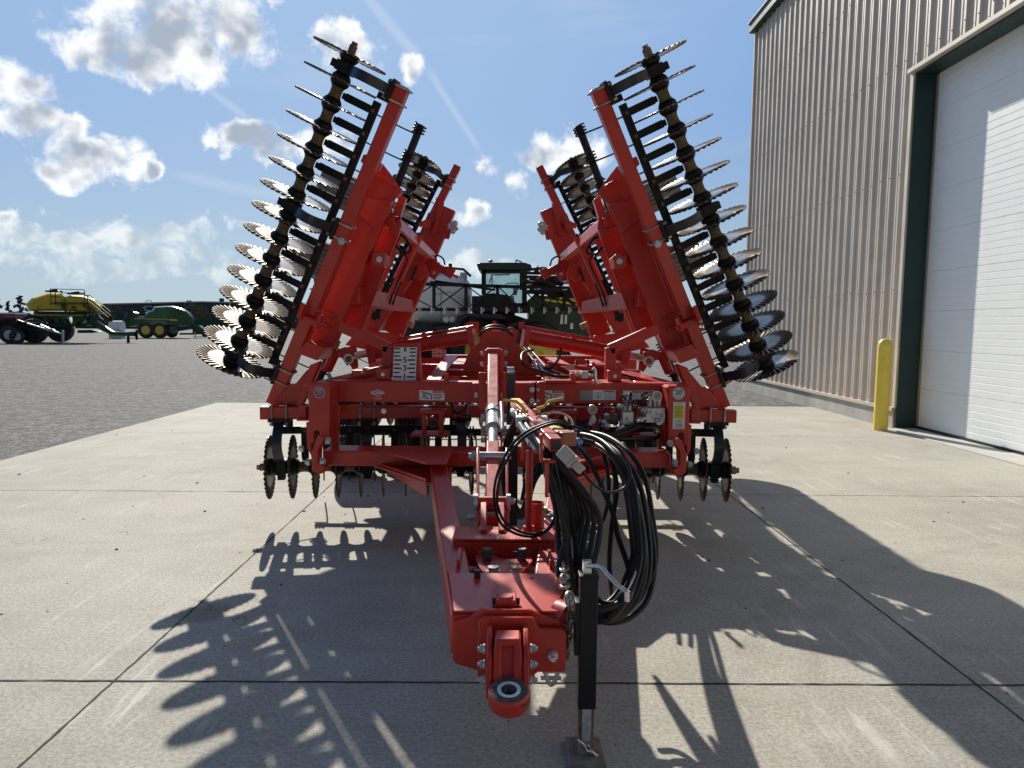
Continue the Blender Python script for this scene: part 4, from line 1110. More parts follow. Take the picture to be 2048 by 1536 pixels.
for yq in (779, 801): b.cyl(at(1064, yq, 5.62), at(1064, yq, 5.62)+V((0, -.03, 0)), .022, 6); b.cyl(at(1076, yq, 5.6), at(1076, yq, 5.6)+V((0, -.01, 0)), .012, 8)
b.build('base_bolt', zinc, mf)
# red round lamp and warning triangle behind the tower
b = MB(); p = at(943, 657, 7.3); b.cyl(p, p+V((0, .03, 0)), .07, 28); b.box(p+V((0, .04, -.15)), (.03, .02, .25)); b.build('red_reflector', red_ink, har)
b = MB(); plate(b, [(989, 640), (1000, 655), (1006, 672), (966, 672), (975, 655)], 6.8, .02); b.build('warning_triangle', red_ink, har)
b = MB(); b.tube(spline(PX([(962, 668), (972, 655), (990, 651), (1010, 655), (1022, 667)], 6.5), 6), .011, 8).tube(spline(PX([(958, 672), (972, 659), (990, 656), (1012, 660), (1026, 672)], 6.45), 6), .009, 8); b.build('hydraulic_line', hosem, dp)

# --- hoses
HZ = []
def hose(pts, r=.0125, name='hydraulic_hose', k=7):
    """pts are (x, y, Y)"""
    b = MB(); b.tube(spline([at(*p) for p in pts], k), r, 10); o = b.build(name, hosem, har); HZ.append(o); return o
def jig(pts, dx, dy, dY):
    n = len(pts)
    return [(x+dx*math.sin(math.pi*(.15+.85*i/(n-1)))+random.uniform(-2, 2), y+dy*math.sin(math.pi*i/(n-1)), Y+dY) for i, (x, y, Y) in enumerate(pts)]
h1 = [(1040, 826, 4.0), (1062, 862, 3.7), (1094, 905, 3.3), (1108, 960, 3.25), (1126, 1016, 3.22), (1137, 1085, 3.2), (1144, 1149, 3.15), (1152, 1205, 3.1), (1172, 1236, 3.05), (1204, 1243, 3.02), (1242, 1232, 3.05), (1274, 1198, 3.1), (1290, 1140, 3.2), (1286, 1066, 3.3), (1270, 980, 3.4), (1240, 925, 3.5), (1200, 890, 3.7), (1160, 876, 3.9), (1130, 872, 4.2), (1110, 868, 4.6)]
for dx, dy, dY in ((0, 0, 0), (13, -14, .06), (-10, -24, -.05), (22, 2, .1), (28, -36, .16), (-20, -8, .03)): hose(jig(h1, dx, dy, dY))
h2 = [(1056, 838, 3.9), (1080, 868, 3.6), (1106, 900, 3.3), (1121, 930, 3.22), (1149, 965, 3.2), (1169, 990, 3.18), (1183, 1012, 3.18), (1188, 1042, 3.18), (1183, 1085, 3.15), (1174, 1130, 3.12), (1168, 1180, 3.1), (1172, 1215, 3.1), (1196, 1232, 3.08), (1230, 1222, 3.1), (1262, 1185, 3.16), (1282, 1120, 3.22), (1276, 1040, 3.32), (1254, 965, 3.42), (1222, 912, 3.55), (1180, 880, 3.8), (1150, 868, 4.2)]
hose(h2); hose(jig(h2, -13, -10, .08)); hose(jig(h2, 11, 6, -.06)); hose(jig(h2, -24, -16, .14))
h3 = [(1100, 906, 3.3), (1112, 950, 3.25), (1122, 1000, 3.2), (1130, 1060, 3.2), (1128, 1090, 3.15), (1118, 1130, 3.1), (1119, 1165, 3.05), (1130, 1200, 3.0), (1146, 1226, 2.95)]
hose(h3); hose(jig(h3, 8, 0, .05))
h4 = [(1150, 886, 3.6), (1180, 925, 3.5), (1208, 985, 3.45), (1226, 1028, 3.42), (1236, 1073, 3.4), (1252, 1120, 3.35), (1262, 1160, 3.3), (1258, 1200, 3.25), (1236, 1228, 3.2), (1206, 1236, 3.15)]
hose(h4)
h5 = [(1166, 880, 3.7), (1198, 890, 3.65), (1220, 915, 3.6), (1233, 975, 3.55), (1224, 1051, 3.5), (1219, 1120, 3.45), (1222, 1180, 3.35), (1214, 1225, 3.25)]
hose(h5)
h6 = [(1150, 862, 3.9), (1200, 878, 3.8), (1236, 920, 3.65), (1252, 985, 3.55), (1262, 1060, 3.45), (1267, 1120, 3.35), (1262, 1170, 3.3), (1240, 1215, 3.2)]
hose(h6); hose(jig(h6, 8, 4, -.05))
h7 = [(1206, 905, 3.6), (1216, 950, 3.55), (1216, 1000, 3.55), (1205, 1042, 3.5), (1186, 1060, 3.45), (1160, 1062, 3.4), (1132, 1052, 3.4)]
hose(h7, .010)
# thin plug cable in two loops
cb = [(1166, 944, 3.0), (1190, 971, 3.05), (1219, 985, 3.1), (1249, 975, 3.15), (1260, 950, 3.15), (1253, 921, 3.2), (1226, 887, 3.25), (1174, 862, 3.3), (1140, 852, 3.3), (1103, 848, 3.3), (1048, 875, 3.3), (1010, 928, 3.32), (994, 989, 3.35), (1005, 1037, 3.4), (1037, 1062, 3.4), (1078, 1067, 3.4), (1104, 1046, 3.42), (1115, 1005, 3.45), (1112, 955, 3.5)]
hose(cb, .0065, 'plug_cable'); hose([(x-(6 if x < 1100 else 0), y+(-4 if y < 1000 else 5), Y+.02) for x, y, Y in cb[8:18]], .0065, 'plug_cable')
# dark bundle behind the link, going down and back
h8 = [(1034, 835, 4.4), (1014, 880, 4.5), (1006, 935, 4.6), (1010, 985, 4.6), (1024, 1022, 4.6), (1036, 1035, 4.7), (1046, 1010, 4.8), (1066, 960, 4.9), (1090, 925, 5.0)]
for dx in (0, 7, 13): hose(jig(h8, dx, 0, .04*dx/7), .012)
h9 = [(1100, 905, 5.0), (1070, 935, 4.9), (1052, 965, 4.8), (1044, 1000, 4.8)]
for dx in (0, 8, 15): hose([(x+dx, y+dx*.3, Y) for x, y, Y in h9], .013)
# bundle running from the coil back to the valve blocks
for i, (x1, y1) in enumerate(((1235, 858), (1246, 862), (1290, 838), (1304, 842), (1262, 872), (1320, 868), (1225, 880))):
    hose([(1160+6*i, 882, 4.0), (1176+5*i, 872+3*(i % 3), 4.6), (1205+4*i, 868+2*i, 5.2), (x1-12, y1+8, 5.5), (x1, y1-3, 5.58)], .013)
for (a, bq, c_) in (((1196, 800), (1180, 850), (1172, 880)), ((1210, 820), (1200, 850), (1185, 875))): hose([(*a, 5.85), (*bq, 5.5), (*c_, 5.0)], .012)
# spiral guard on the coil
b = MB(); b.tube(spline([at(x, y, 3.02) for x, y in ((1216, 1232), (1232, 1216), (1247, 1196), (1256, 1186))], 6), .028, 12); b.build('hose_guard', hosem, har)
# small wires around the hose arm
b = MB(); b.tube(spline([at(x, y, 3.5) for x, y in ((1072, 838), (1090, 826), (1122, 826), (1140, 836), (1146, 850))], 6), .005, 6); b.tube(spline([at(x, y, 3.55) for x, y in ((1095, 828), (1108, 823), (1128, 828), (1134, 842))], 6), .005, 6); b.build('wire', zinc, har)

# --- valve blocks and gauges on a shelf
sh = MB(); sh.box(at(1268, 882-8, 5.62)+V((.0, .05, .01)), (.62, .2, .012)); plate(sh, [(1322, 846), (1334, 846), (1336, 885), (1330, 885)], 5.5, .02); plate(sh, [(1184, 842), (1192, 842), (1190, 882), (1186, 882)], 5.5, .02)
shelf = sh.build('valve_shelf', red, mf, .003)
def valve(x0, y0, x1, y1, Y, dp_, sol):
    p, q = at(x0, y0, Y), at(x1, y1, Y)
    b = MB(); b.box((p+q)/2+V((0, dp_/2, 0)), (q.x-p.x, dp_, p.z-q.z)); o = b.build('valve_block', alu, mf, .004)
    b = MB()
    for (x, y, r, h, kind) in sol:
        c = at(x, y, Y)
        if kind == 'up': c = c+V((0, dp_/2, 0)); b.cyl(c, c+V((0, 0, h)), r, 18).cyl(c+V((0, 0, h)), c+V((0, 0, h+.012)), r*.4, 10)
        else: b.cyl(c, c+V((.0, -h, 0)), r, 16).cyl(c+V((0, -h, 0)), c+V((0, -h-.012, 0)), r*.55, 6)
    b.build('solenoid', galv, o, .002)
    return o
v1 = valve(1292, 816, 1330, 846, 5.48, .12, [(1302, 815, .02, .055, 'up'), (1313, 815, .014, .075, 'up'), (1322, 815, .017, .05, 'up'), (1303, 824, .012, .015, 'f'), (1325, 832, .014, .035, 'f'), (1317, 843, .024, .03, 'f'), (1313, 829, .006, .006, 'f'), (1313, 825, .005, .006, 'f'), (1305, 834, .007, .005, 'f')])
MB().cyl(at(1317, 843, 5.44), at(1317, 843, 5.436), .019, 20).build('dial', white, v1)
b = MB(); b.beam(at(1312, 845, 5.434), at(1320, 839, 5.434), .004, .004); b.beam(at(1320, 839, 5.434), at(1321, 845, 5.434), .004, .004); b.build('dial_mark', black_ink, v1)
v2 = valve(1245, 824, 1267, 850, 5.50, .1, [(1251, 823, .016, .05, 'up'), (1261, 823, .016, .05, 'up'), (1256, 838, .014, .03, 'f')])
b = MB()
for x in (1251, 1260): c = at(x, 812, 5.52); b.tube([c, c+V((0, 0, .05)), c+V((0, 0, .085))], .01, 10, rs=[.014, .012, .008])
b.build('solenoid_plug', mat('grey_plug', (.2, .2, .2), .5), v2)
b = MB()
for (p, q) in (((1246, 852), (1232, 866)), ((1290, 836), (1272, 842)), ((1284, 822), (1294, 823)), ((1318, 858), (1310, 866)), ((1212, 830), (1216, 834)), ((1236, 812), (1246, 815))):
    u0, u1 = at(*p, 5.5), at(*q, 5.47); b.cyl(u0, u1, .018, 10); b.cyl(u0.lerp(u1, .3), u0.lerp(u1, .6), .024, 6)
b.build('hose_fitting', zinc, mf)
def gauge(x, y, Y, r):
    c = at(x, y, Y); b = MB(); b.cyl(c+V((0, .035, 0)), c, r, 28); ringlathe(b, [(0, r), (.008, r), (.008, r-.006), (0, r-.006)], Matrix.Translation(c) @ Matrix.Rotation(R(-90), 4, 'Z') @ Matrix.Rotation(0, 4, 'X'), 28)
    g = b.build('pressure_gauge', alu, mf)
    def pie(a0, a1, m_, nm, yy):
        b = MB(); n = 14; pts = [c+V((0, yy, 0))]+[c+V((math.cos(R(a0+(a1-a0)*i/n))*(r-.007), yy, math.sin(R(a0+(a1-a0)*i/n))*(r-.007))) for i in range(n+1)]
        b.prism(pts, (0, .002, 0)); b.build(nm, m_, g)
    pie(60, 255, mat('gauge_green', (.38, .42, .22), .4), 'green_zone', -.004); pie(255, 420, mat('gauge_pink', (.5, .27, .24), .4), 'red_zone', -.0038)
    b = MB(); b.beam(c+V((-.014, -.006, -.014)), c+V((.016, -.006, .018)), .003, .002); b.build('needle', black_ink, g)
    return g
gauge(1314, 792, 5.45, .035); gauge(1185, 819, 5.45, .034)
b = MB(); b.cyl(at(1186, 830, 5.46), at(1186, 846, 5.46), .014, 10); b.box(at(1186, 838, 5.46), (.04, .04, .025)); b.cyl(at(1184, 840, 5.46), at(1180, 850, 5.46), .018, 10); b.build('gauge_stem', galv, mf)
b = MB(); b.box(at(1218, 838, 5.6), (.13, .1, .07)); b.build('black_valve', navy, mf, .006)
b = MB(); b.cyl(at(1212, 852, 5.5), at(1207, 842, 5.48), .02, 14); b.ball(at(1214, 853, 5.46), .026); b.build('relief_valve', galv, mf)
b = MB()
for pts in (((1251, 800), (1244, 790), (1240, 802), (1236, 820), (1222, 828)), ((1262, 800), (1262, 786), (1256, 790), (1252, 786)), ((1270, 808), (1280, 802), (1288, 796), (1284, 790), (1296, 785)), ((1260, 806), (1275, 800), (1288, 806))):
    b.tube(spline(PX(pts, 5.5), 5), .006, 6)
b.build('wire', hosem, mf)
# big loose hoses behind the front bar, right of the tower
for pts in (((1080, 742, 5.9), (1056, 735, 5.8), (1044, 722, 5.8), (1046, 706, 6.0), (1066, 700, 6.4)), ((1080, 742, 5.9), (1110, 752, 5.85), (1142, 752, 5.85), (1165, 745, 5.9), (1190, 742, 5.95)), ((1038, 696, 6.6), (1056, 715, 6.5), (1078, 735, 6.3), (1100, 736, 6.2), (1116, 720, 6.3), (1122, 700, 6.6)), ((1216, 745, 6.0), (1250, 750, 5.95), (1266, 760, 5.9)),
            ((1050, 690, 6.9), (1072, 712, 6.6), (1095, 738, 6.3), (1118, 748, 6.1)), ((1044, 690, 6.9), (1066, 720, 6.6), (1086, 745, 6.3))):
    hose(pts, .011, 'hydraulic_line')
b = MB()
for (p, q) in (((1066, 722), (1078, 745)), ((1074, 722), (1090, 750)), ((1086, 738), (1104, 760)), ((1110, 746), (1150, 757)), ((1105, 742), (1130, 752))): b.cyl(at(*p, 6.3), at(*q, 6.1), .013, 10)
b.build('hose_fitting', zinc, mf)
b = MB(); b.box(at(1169, 752, 5.82)+V((0, 0, .01)), (.055, .05, .055)); b.cyl(at(1150, 748, 5.83), at(1162, 751, 5.83), .015, 10); b.cyl(at(1178, 751, 5.83), at(1188, 752, 5.83), .014, 10); b.build('valve_block', alu, mf, .003)
b = MB(); b.tube(PX([(1186, 736), (1190, 740), (1191, 762), (1196, 768)], 5.66), .014, 10); b.build('hook_bolt', zinc, mf)
b = MB(); bpx(b, (1096, 730), (1180, 742), 6.5, .06, .06); bpx(b, (1152, 722), (1178, 724), 6.3, .03, .03); bpx(b, (1153, 720), (1153, 745), 6.3, .02, .03); bpx(b, (1176, 720), (1176, 745), 6.3, .02, .03); b.build('small_link', red2, mf, .003)
for (pts) in (((892, 752, 5.83), (906, 815, 5.83), (915, 826, 5.83), (930, 818, 5.83), (934, 808, 5.83)), ((940, 832, 5.7), (920, 828, 5.75), (905, 826, 5.8))): hose(pts, .009, 'hydraulic_line')

# --- signs and stickers (printed flat on the machine)
def sticker(x0, y0, x1, y1, Y, m, name, parent, th=.003):
    p, q = at(x0, y0, Y), at(x1, y1, Y)
    return MB().box(((p.x+q.x)/2, Y-th/2, (p.z+q.z)/2), (abs(q.x-p.x), th, abs(p.z-q.z))).build(name, m, parent)
def bars(rects, Y, m, name, parent, th=.0012):
    b = MB()
    for (x0, y0, x1, y1) in rects:
        p, q = at(x0, y0, Y), at(x1, y1, Y); b.box(((p.x+q.x)/2, Y-th/2, (p.z+q.z)/2), (abs(q.x-p.x), th, abs(p.z-q.z)))
    return b.build(name, m, parent)
def sign_text(txt, x, y, Y, size, m, parent, bold=.0, align='CENTER'):
    return text_mesh(txt, size, face_M(at(x, y, Y)), 'lettering', m, parent, bold, align)
# depth scale
YS = 5.80
dsn = MB(); plate(dsn, [(788, 695), (834, 694), (831, 765), (785, 766)], YS, .006); ds = dsn.build('depth_scale', white, mf)
rc_ = []
for k, yy in enumerate((762, 753.5, 745, 736.5, 728.5, 720, 712, 704.5, 697.5)):
    x0, x1 = 786.5+2*(762-yy)/65, 829.5+2.4*(762-yy)/65
    if k % 2 == 1: rc_ += [(x0+.5, yy-1.6, x0+16, yy+1.6), (x1-16, yy-1.6, x1-.5, yy+1.6)] if k in (1, 3, 5) else [(x0, yy-1.4, x0+12, yy+1.4), (x1-12, yy-1.4, x1, yy+1.4)]
    else: rc_ += [(x0, yy-1.4, x0+12, yy+1.4), (x1-12, yy-1.4, x1, yy+1.4)]
bars(rc_, YS-.001, black_ink, 'scale_marks', ds)
for ch, yy in (('1', 753.5), ('3', 736.5), ('5', 720)): sign_text(ch, 808.5+(762-yy)*.035, yy, YS-.001, .062, black_ink, ds, .0012)
sign_text('8', 810.5, 699.6, YS-.001, .045, black_ink, ds, .0012)
b = MB(); plate(b, [(785, 688), (837, 688), (836, 696), (786, 696)], 5.84, .12); plate(b, [(834, 690), (838, 690), (842, 764), (833, 764)], 5.83, .12); b.build('scale_housing', red, mf, .004)
ds2 = sticker(864, 699, 892, 715, 7.0, white, 'depth_scale', mf); bars([(865, 707, 874, 708.5), (882, 707, 891, 708.5), (866, 713, 872, 714.2), (884, 713, 890, 714.2), (884, 701.5, 890, 702.8), (866, 701.5, 872, 702.8)], 6.996, black_ink, 'scale_marks', ds2); sign_text('1', 878, 707.5, 6.996, .05, black_ink, ds2, .001)
sticker(833, 698, 864, 716, 7.02, blk, 'scale_backing', mf)
YB = YFR-.001
# maker's mark: lettering in a diamond outline
b = MB(); dm = [(742, 786), (755, 779), (769, 786), (755, 793)]
for i in range(4): b.beam(at(*dm[i], YB-.001), at(*dm[(i+1) % 4], YB-.001), .004, .0015)
lg = b.build('maker_emblem', white, mf)
sticker(743, 782.8, 768, 789.2, YB, red, 'emblem_band', lg, .0025)
sign_text('KUHN', 755.5, 786, YB-.003, .034, white, lg, .0012); sign_text('KRAUSE', 755.5, 797, YB-.001, .017, white, lg)
def danger(x0, head):
    s_ = sticker(x0, 780, x0+52, 801, YB, white, 'danger_sticker', mf)
    bars([(x0, 780, x0+52, 780.8), (x0, 800.2, x0+52, 801), (x0, 780, x0+.8, 801), (x0+51.2, 780, x0+52, 801), (x0+28, 780.8, x0+51.2, 786)], YB-.003, red_ink, 'red_header', s_)
    bars([(x0+29, 788+3.0*k, x0+29+w_, 789.2+3.0*k) for k, w_ in enumerate((17, 19, 16, 13))], YB-.003, black_ink, 'small_print', s_)
    sign_text(head, x0+41, 783.5, YB-.005, .017, white, s_)
    b = MB(); b.beam(at(x0+5, 783, YB-.003), at(x0+25, 788.5, YB-.003), .006, .001)
    for k in range(8): b.beam(at(x0+6+2.3*k, 783.3+.63*k, YB-.003), at(x0+5+2.3*k, 787+.63*k, YB-.003), .003, .001)
    b.beam(at(x0+24, 788.3, YB-.003), at(x0+27.5, 788.3, YB-.003), .005, .001); b.beam(at(x0+25, 790, YB-.003), at(x0+25, 799, YB-.003), .008, .001)
    b.beam(at(x0+10, 790, YB-.003), at(x0+14, 793.5, YB-.003), .008, .001); b.beam(at(x0+10, 791, YB-.003), at(x0+6, 797, YB-.003), .006, .001); b.beam(at(x0+13, 793, YB-.003), at(x0+12, 798.5, YB-.003), .006, .001); b.beam(at(x0+14, 793.5, YB-.003), at(x0+19, 798, YB-.003), .007, .001); b.ball(at(x0+9.5, 788.6, YB-.003), .006, sy=.2)
    b.build('pictogram', black_ink, s_)
danger(838, 'DANGER'); danger(1077, 'DANGER')
sticker(1160, 781, 1185, 801, YB, grey_ink, 'serial_plate', mf)
def warn(x0, x1, y0, y1, xs):
    s_ = sticker(x0, y0, x1, y1, YB, white, 'warning_sticker', mf)
    bars([(xs, y0+.8, x1-1, y0+5)], YB-.003, org_ink, 'orange_header', s_); bars([(xs+1, y0+7+2.6*k, x1-2-(k % 2)*3, y0+8+2.6*k) for k in range(5)], YB-.003, mat('blue_print', (.25, .33, .42), .5), 'small_print', s_)
    sign_text('WARNING', (xs+x1)/2, y0+3, YB-.005, .014, black_ink, s_)
    return s_
s_ = warn(1186, 1231, 780, 800, 1206)
b = MB()
for sx in (-1, 1):
    q = [at(1196+sx*.5, 786, YB-.003), at(1196+sx*6, 785, YB-.003), at(1196+sx*6, 795, YB-.003), at(1196+sx*.5, 796, YB-.003)]
    for i in range(4): b.beam(q[i], q[(i+1) % 4], .003, .001)
b.build('pictogram', black_ink, s_)
s_ = warn(1246, 1281, 781, 800, 1263); s_ = warn(1283, 1308, 781, 800, 1284)
b = MB(); b.ball(at(1294, 797, YB-.02), .014); b.build('red_knob', mat('red_knob', (.3, .04, .03), .4), mf)
YP = 5.418
c = at(1357, 787, YP); b = MB(); b.cyl(c, c+V((0, -.003, 0)), .0445, 40); cs = b.build('speed_sticker', white, mf)
b = MB(); ringlathe(b, [(.0, .040), (.001, .040), (.001, .037), (0, .037)], Matrix.Translation(c+V((0, -.003, 0))) @ Matrix.Rotation(R(-90), 4, 'Z'), 36); b.build('black_ring', black_ink, cs)
text_mesh('20', .05, face_M(c+V((0, -.0035, .007))), 'lettering', black_ink, cs, .0014); text_mesh('miles/h', .015, face_M(c+V((0, -.0035, -.021))), 'lettering', black_ink, cs)
ys_ = sticker(1346.5, 804, 1369, 858, YP, white, 'safety_notice', mf)
bars([(1348, 811, 1367.5, 837)], YP-.003, yel_ink, 'yellow_panel', ys_)
bars([(1350, 807, 1366, 807.8)]+[(1349, 813+3*k, 1366-(k % 3)*2, 813.7+3*k) for k in range(8)]+[(1352, 848, 1364, 849), (1351, 851, 1365, 852), (1350, 854, 1366, 854.8)], YP-.005, black_ink, 'small_print', ys_)
bars([(1350, 840+2.5*k, 1365-(k % 2)*2, 840.8+2.5*k) for k in range(3)], YP-.003, red_ink, 'red_print', ys_)
c = at(639, 785, YP); b = MB(); b.cyl(c, c+V((0, -.003, 0)), .043, 40); cs = b.build('round_sticker', mat('grey_ring', (.33, .28, .29), .5), mf)
b = MB(); b.cyl(c+V((0, -.003, 0)), c+V((0, -.004, 0)), .030, 36); b.build('dark_disc', mat('maroon_ink', (.22, .03, .045), .5), cs)
bars([(634, 779, 644, 780.6), (632.5, 783.5, 645.5, 784.5), (634, 787.5, 644, 788.5)], YP-.005, white, 'small_print', cs)
bars([(949, 785, 955, 795), (1002, 785, 1008, 795)], 5.61, white, 'white_sticker', mf, .003)

# ---------------------------------------------------------------- the yard behind
def beams(b, prs, Y, w_, d_=None):
    for p, q in prs: bpx(b, p, q, Y, w_, d_ or w_)
    return b
def bigtyre(c, Ro, wd, m, hubm, parent, hub_s=-1, lugs=True, ax=(1, 0, 0)):
    ax = V(ax).normalized(); y = V((0, 0, 1)); z = ax.cross(y)
    M = Matrix((ax, y, z)).transposed().to_4x4(); M.translation = V(c); h = wd/2
    w_ = put('wheel', MB().lathe([(-h*.5, Ro*.55), (-h, Ro*.62), (-h*1.02, Ro*.8), (-h*.9, Ro*.95), (-h*.5, Ro), (h*.5, Ro), (h*.9, Ro*.95), (h*1.02, Ro*.8), (h, Ro*.62), (h*.5, Ro*.55)], n=40).mesh('wheel', m, 40), parent, M)
    if lugs:
        b = MB(); n = 22
        for k in range(n):
            for s_ in (-1, 1):
                Mb = Matrix.Rotation(2*math.pi*(k+.5*(s_ > 0))/n, 4, 'X') @ Matrix.Translation((s_*h*.48, 0, Ro*1.01)) @ Matrix.Rotation(R(40)*s_, 4, 'Z')
                b.box((0, 0, 0), (h*1.15, .05, .05), M=Mb)
        put('tread', b.mesh('tread', m), w_)
    put('rim', MB().lathe([(-h*.55, Ro*.56), (-h*.5, Ro*.5), (-h*.3, Ro*.42), (-h*.2, Ro*.2), (-h*.45, Ro*.16), (-h*.45, .02), (h*.45, .02), (h*.45, Ro*.16), (h*.2, Ro*.2), (h*.3, Ro*.42), (h*.5, Ro*.5), (h*.55, Ro*.56)], n=28).mesh('rim', hubm), w_)
    return w_
grn0 = grn; grn = mat('shaded_green_paint', (.006, .040, .018), .4, coat=.15, var=.1, vscale=2)  # darker copy of the green: the sprayer's shade is put into the colour
# --- self-propelled sprayer, side on, seen between the wings
YS_ = 20.0
spr = empty('crop_sprayer', at(980, 700, YS_) * 1, 'green field sprayer with a white tank and folded black booms behind the harrow', 'sprayer')
b = MB(); c = at(868, 598, 21.0); ex = (at(948, 598, 21.0)-at(795, 598, 21.0)).x/2; ez = (at(868, 543, 21.0)-at(868, 652, 21.0)).z/2
NX, NZ = 28, 20
def sell(c, ex, ey, ez, pw):
    b = MB(); bmesh.ops.create_uvsphere(b.bm, u_segments=32, v_segments=20, radius=1)
    for v in b.bm.verts:
        x, y, z = v.co; f_ = lambda t: math.copysign(abs(t)**pw, t)
        v.co = V((c[0]+f_(x)*ex, c[1]+f_(y)*ey, c[2]+f_(z)*ez))
    return b
tk = sell(c, ex, .8, ez, .62).build('tank', whtank, spr)
b = MB(); q = at(882, 546, 20.6); b.cyl(q, q+V((0, 0, .10)), .24, 20); b.beam(q+V((-.25, 0, .13)), q+V((.3, 0, .13)), .08, .08); b.cyl(q+V((.25, 0, .05)), q+V((.25, 0, .25)), .05, 10); b.cyl(q+V((-.1, 0, .1)), q+V((-.1, 0, .28)), .07, 10); b.tube([q+V((.3, 0, .13)), q+V((.6, 0, .1)), q+V((.8, 0, -.08))], .035, 8); b.build('lid', blk, tk)
b = MB(); q = at(927, 553, 20.6); b.cyl(q+V((0, 0, -.15)), q+V((0, 0, .1)), .1, 18); b.build('filter', galv, spr)
b = MB(); beams(b, [((882, 572), (882, 645)), ((866, 590), (900, 584)), ((900, 584), (925, 600))], 20.15, .012); b.build('tank_strap', blk, tk)
# cab
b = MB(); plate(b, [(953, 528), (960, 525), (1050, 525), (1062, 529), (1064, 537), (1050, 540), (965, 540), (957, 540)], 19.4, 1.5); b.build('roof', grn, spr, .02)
b = MB(); plate(b, [(963, 540), (972, 540), (972, 612), (963, 612)], 19.5, .06); plate(b, [(1044, 540), (1054, 540), (1054, 612), (1044, 612)], 19.5, .06); plate(b, [(963, 538), (1054, 538), (1054, 546), (963, 546)], 19.5, .06); plate(b, [(963, 540), (968, 540), (968, 612), (963, 612)], 20.8, .06); plate(b, [(1048, 540), (1054, 540), (1054, 612), (1048, 612)], 20.8, .06); plate(b, [(960, 606), (1058, 606), (1058, 625), (960, 625)], 19.5, 1.35)
cb_ = b.build('cab_frame', blk, spr)
MB().prism(PX([(972, 546), (1044, 546), (1044, 607), (972, 607)], 19.53), (0, .01, 0)).build('windscreen', glass, cb_)
MB().prism(PX([(968, 546), (1048, 546), (1048, 607), (968, 607)], 20.83), (0, .01, 0)).build('rear_window', glass, cb_)
b = MB(); beams(b, [((982, 550), (1020, 549)), ((984, 550), (984, 572)), ((978, 566), (984, 552))], 19.9, .03); plate(b, [(1026, 572), (1036, 570), (1034, 590), (1026, 590)], 20.0, .1); b.tube([at(1024+13*math.cos(t*.5), 569+3*math.sin(t*.5), 19.9) for t in range(13)], .015, 6); b.build('steering_wheel', black_ink, cb_)
b = MB(); b.ball(at(981, 522, 19.8), .07, sz=.6); b.cyl(at(981, 527, 19.8), at(981, 523, 19.8), .02); b.build('beacon', alu, spr)
b = MB(); beams(b, [((1032, 520), (1032, 527)), ((1032, 520), (1043, 524)), ((1043, 524), (1043, 528))], 19.6, .03); b.build('mirror_arm', blk, spr)
b = MB(); plate(b, [(1066, 545), (1076, 530), (1078, 545)], 19.4, .05); b.build('mirror', blk, spr)
# body, hood, fenders
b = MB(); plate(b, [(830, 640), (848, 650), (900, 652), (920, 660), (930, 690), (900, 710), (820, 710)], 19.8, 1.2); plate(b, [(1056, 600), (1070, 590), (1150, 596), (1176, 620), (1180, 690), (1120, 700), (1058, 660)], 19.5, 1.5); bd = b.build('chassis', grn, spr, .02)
b = MB(); plate(b, [(1122, 630), (1126, 628), (1126, 648), (1120, 648)], 19.45, .05); plate(b, [(1130, 630), (1134, 630), (1134, 648), (1129, 648)], 19.45, .05); plate(b, [(1141, 646), (1146, 646), (1146, 658), (1140, 658)], 19.45, .05); b.build('white_bottle', whtank, bd)
b = MB(); beams(b, [((1090, 600), (1180, 612)), ((1120, 596), (1176, 606))], 19.42, .05); b.build('yellow_stripe', yel_ink, bd)
b = MB(); plate(b, [(953, 600), (960, 590), (985, 586), (1015, 590), (1024, 602), (1026, 618), (950, 618)], 19.3, .6); b.build('engine_cover', blk, spr, .03)
b = MB(); plate(b, [(908, 650), (914, 632), (935, 626), (1002, 628), (1012, 636), (1010, 640), (935, 634), (922, 645), (918, 660)], 18.9, .9); b.build('fender', navy, spr, .02)
b = MB(); b.tube([at(1068+72*math.cos(R(a_)), 708-66*math.sin(R(a_)), 18.8) for a_ in range(25, 160, 9)], .03, 6); plate(b, [(1000, 670), (1018, 650), (1050, 638), (1096, 637), (1096, 641), (1052, 643), (1022, 655), (1006, 676)], 18.8, .8); b.build('fender', navy, spr)
c = at(1066, 714, 19.6); bigtyre(c, .93, .5, rub, yelp, spr, ax=(.35, -.94, 0))
c = at(965, 704, 20.2); bigtyre(c, .96, .5, rub, yelp, spr, ax=(.35, -.94, 0))
c = at(836, 710, 19.5); bigtyre(c, .80, .5, rub, yelp, spr, ax=(.6, -.8, 0))
b = MB()
for (x, y) in ((892, 639), (904, 639)): b.cyl(at(x, y, 19.6), at(x, y, 19.62), .075, 18)
b.build('work_lamp', whtank, spr)
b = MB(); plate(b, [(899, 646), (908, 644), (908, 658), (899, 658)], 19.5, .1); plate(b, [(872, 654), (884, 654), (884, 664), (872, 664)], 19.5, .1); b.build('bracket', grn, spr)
b = MB(); plate(b, [(944, 592), (1028, 592), (1030, 630), (1060, 640), (1064, 690), (918, 690), (924, 645), (944, 628)], 20.3, .3); b.build('engine_bay', black_ink, spr)
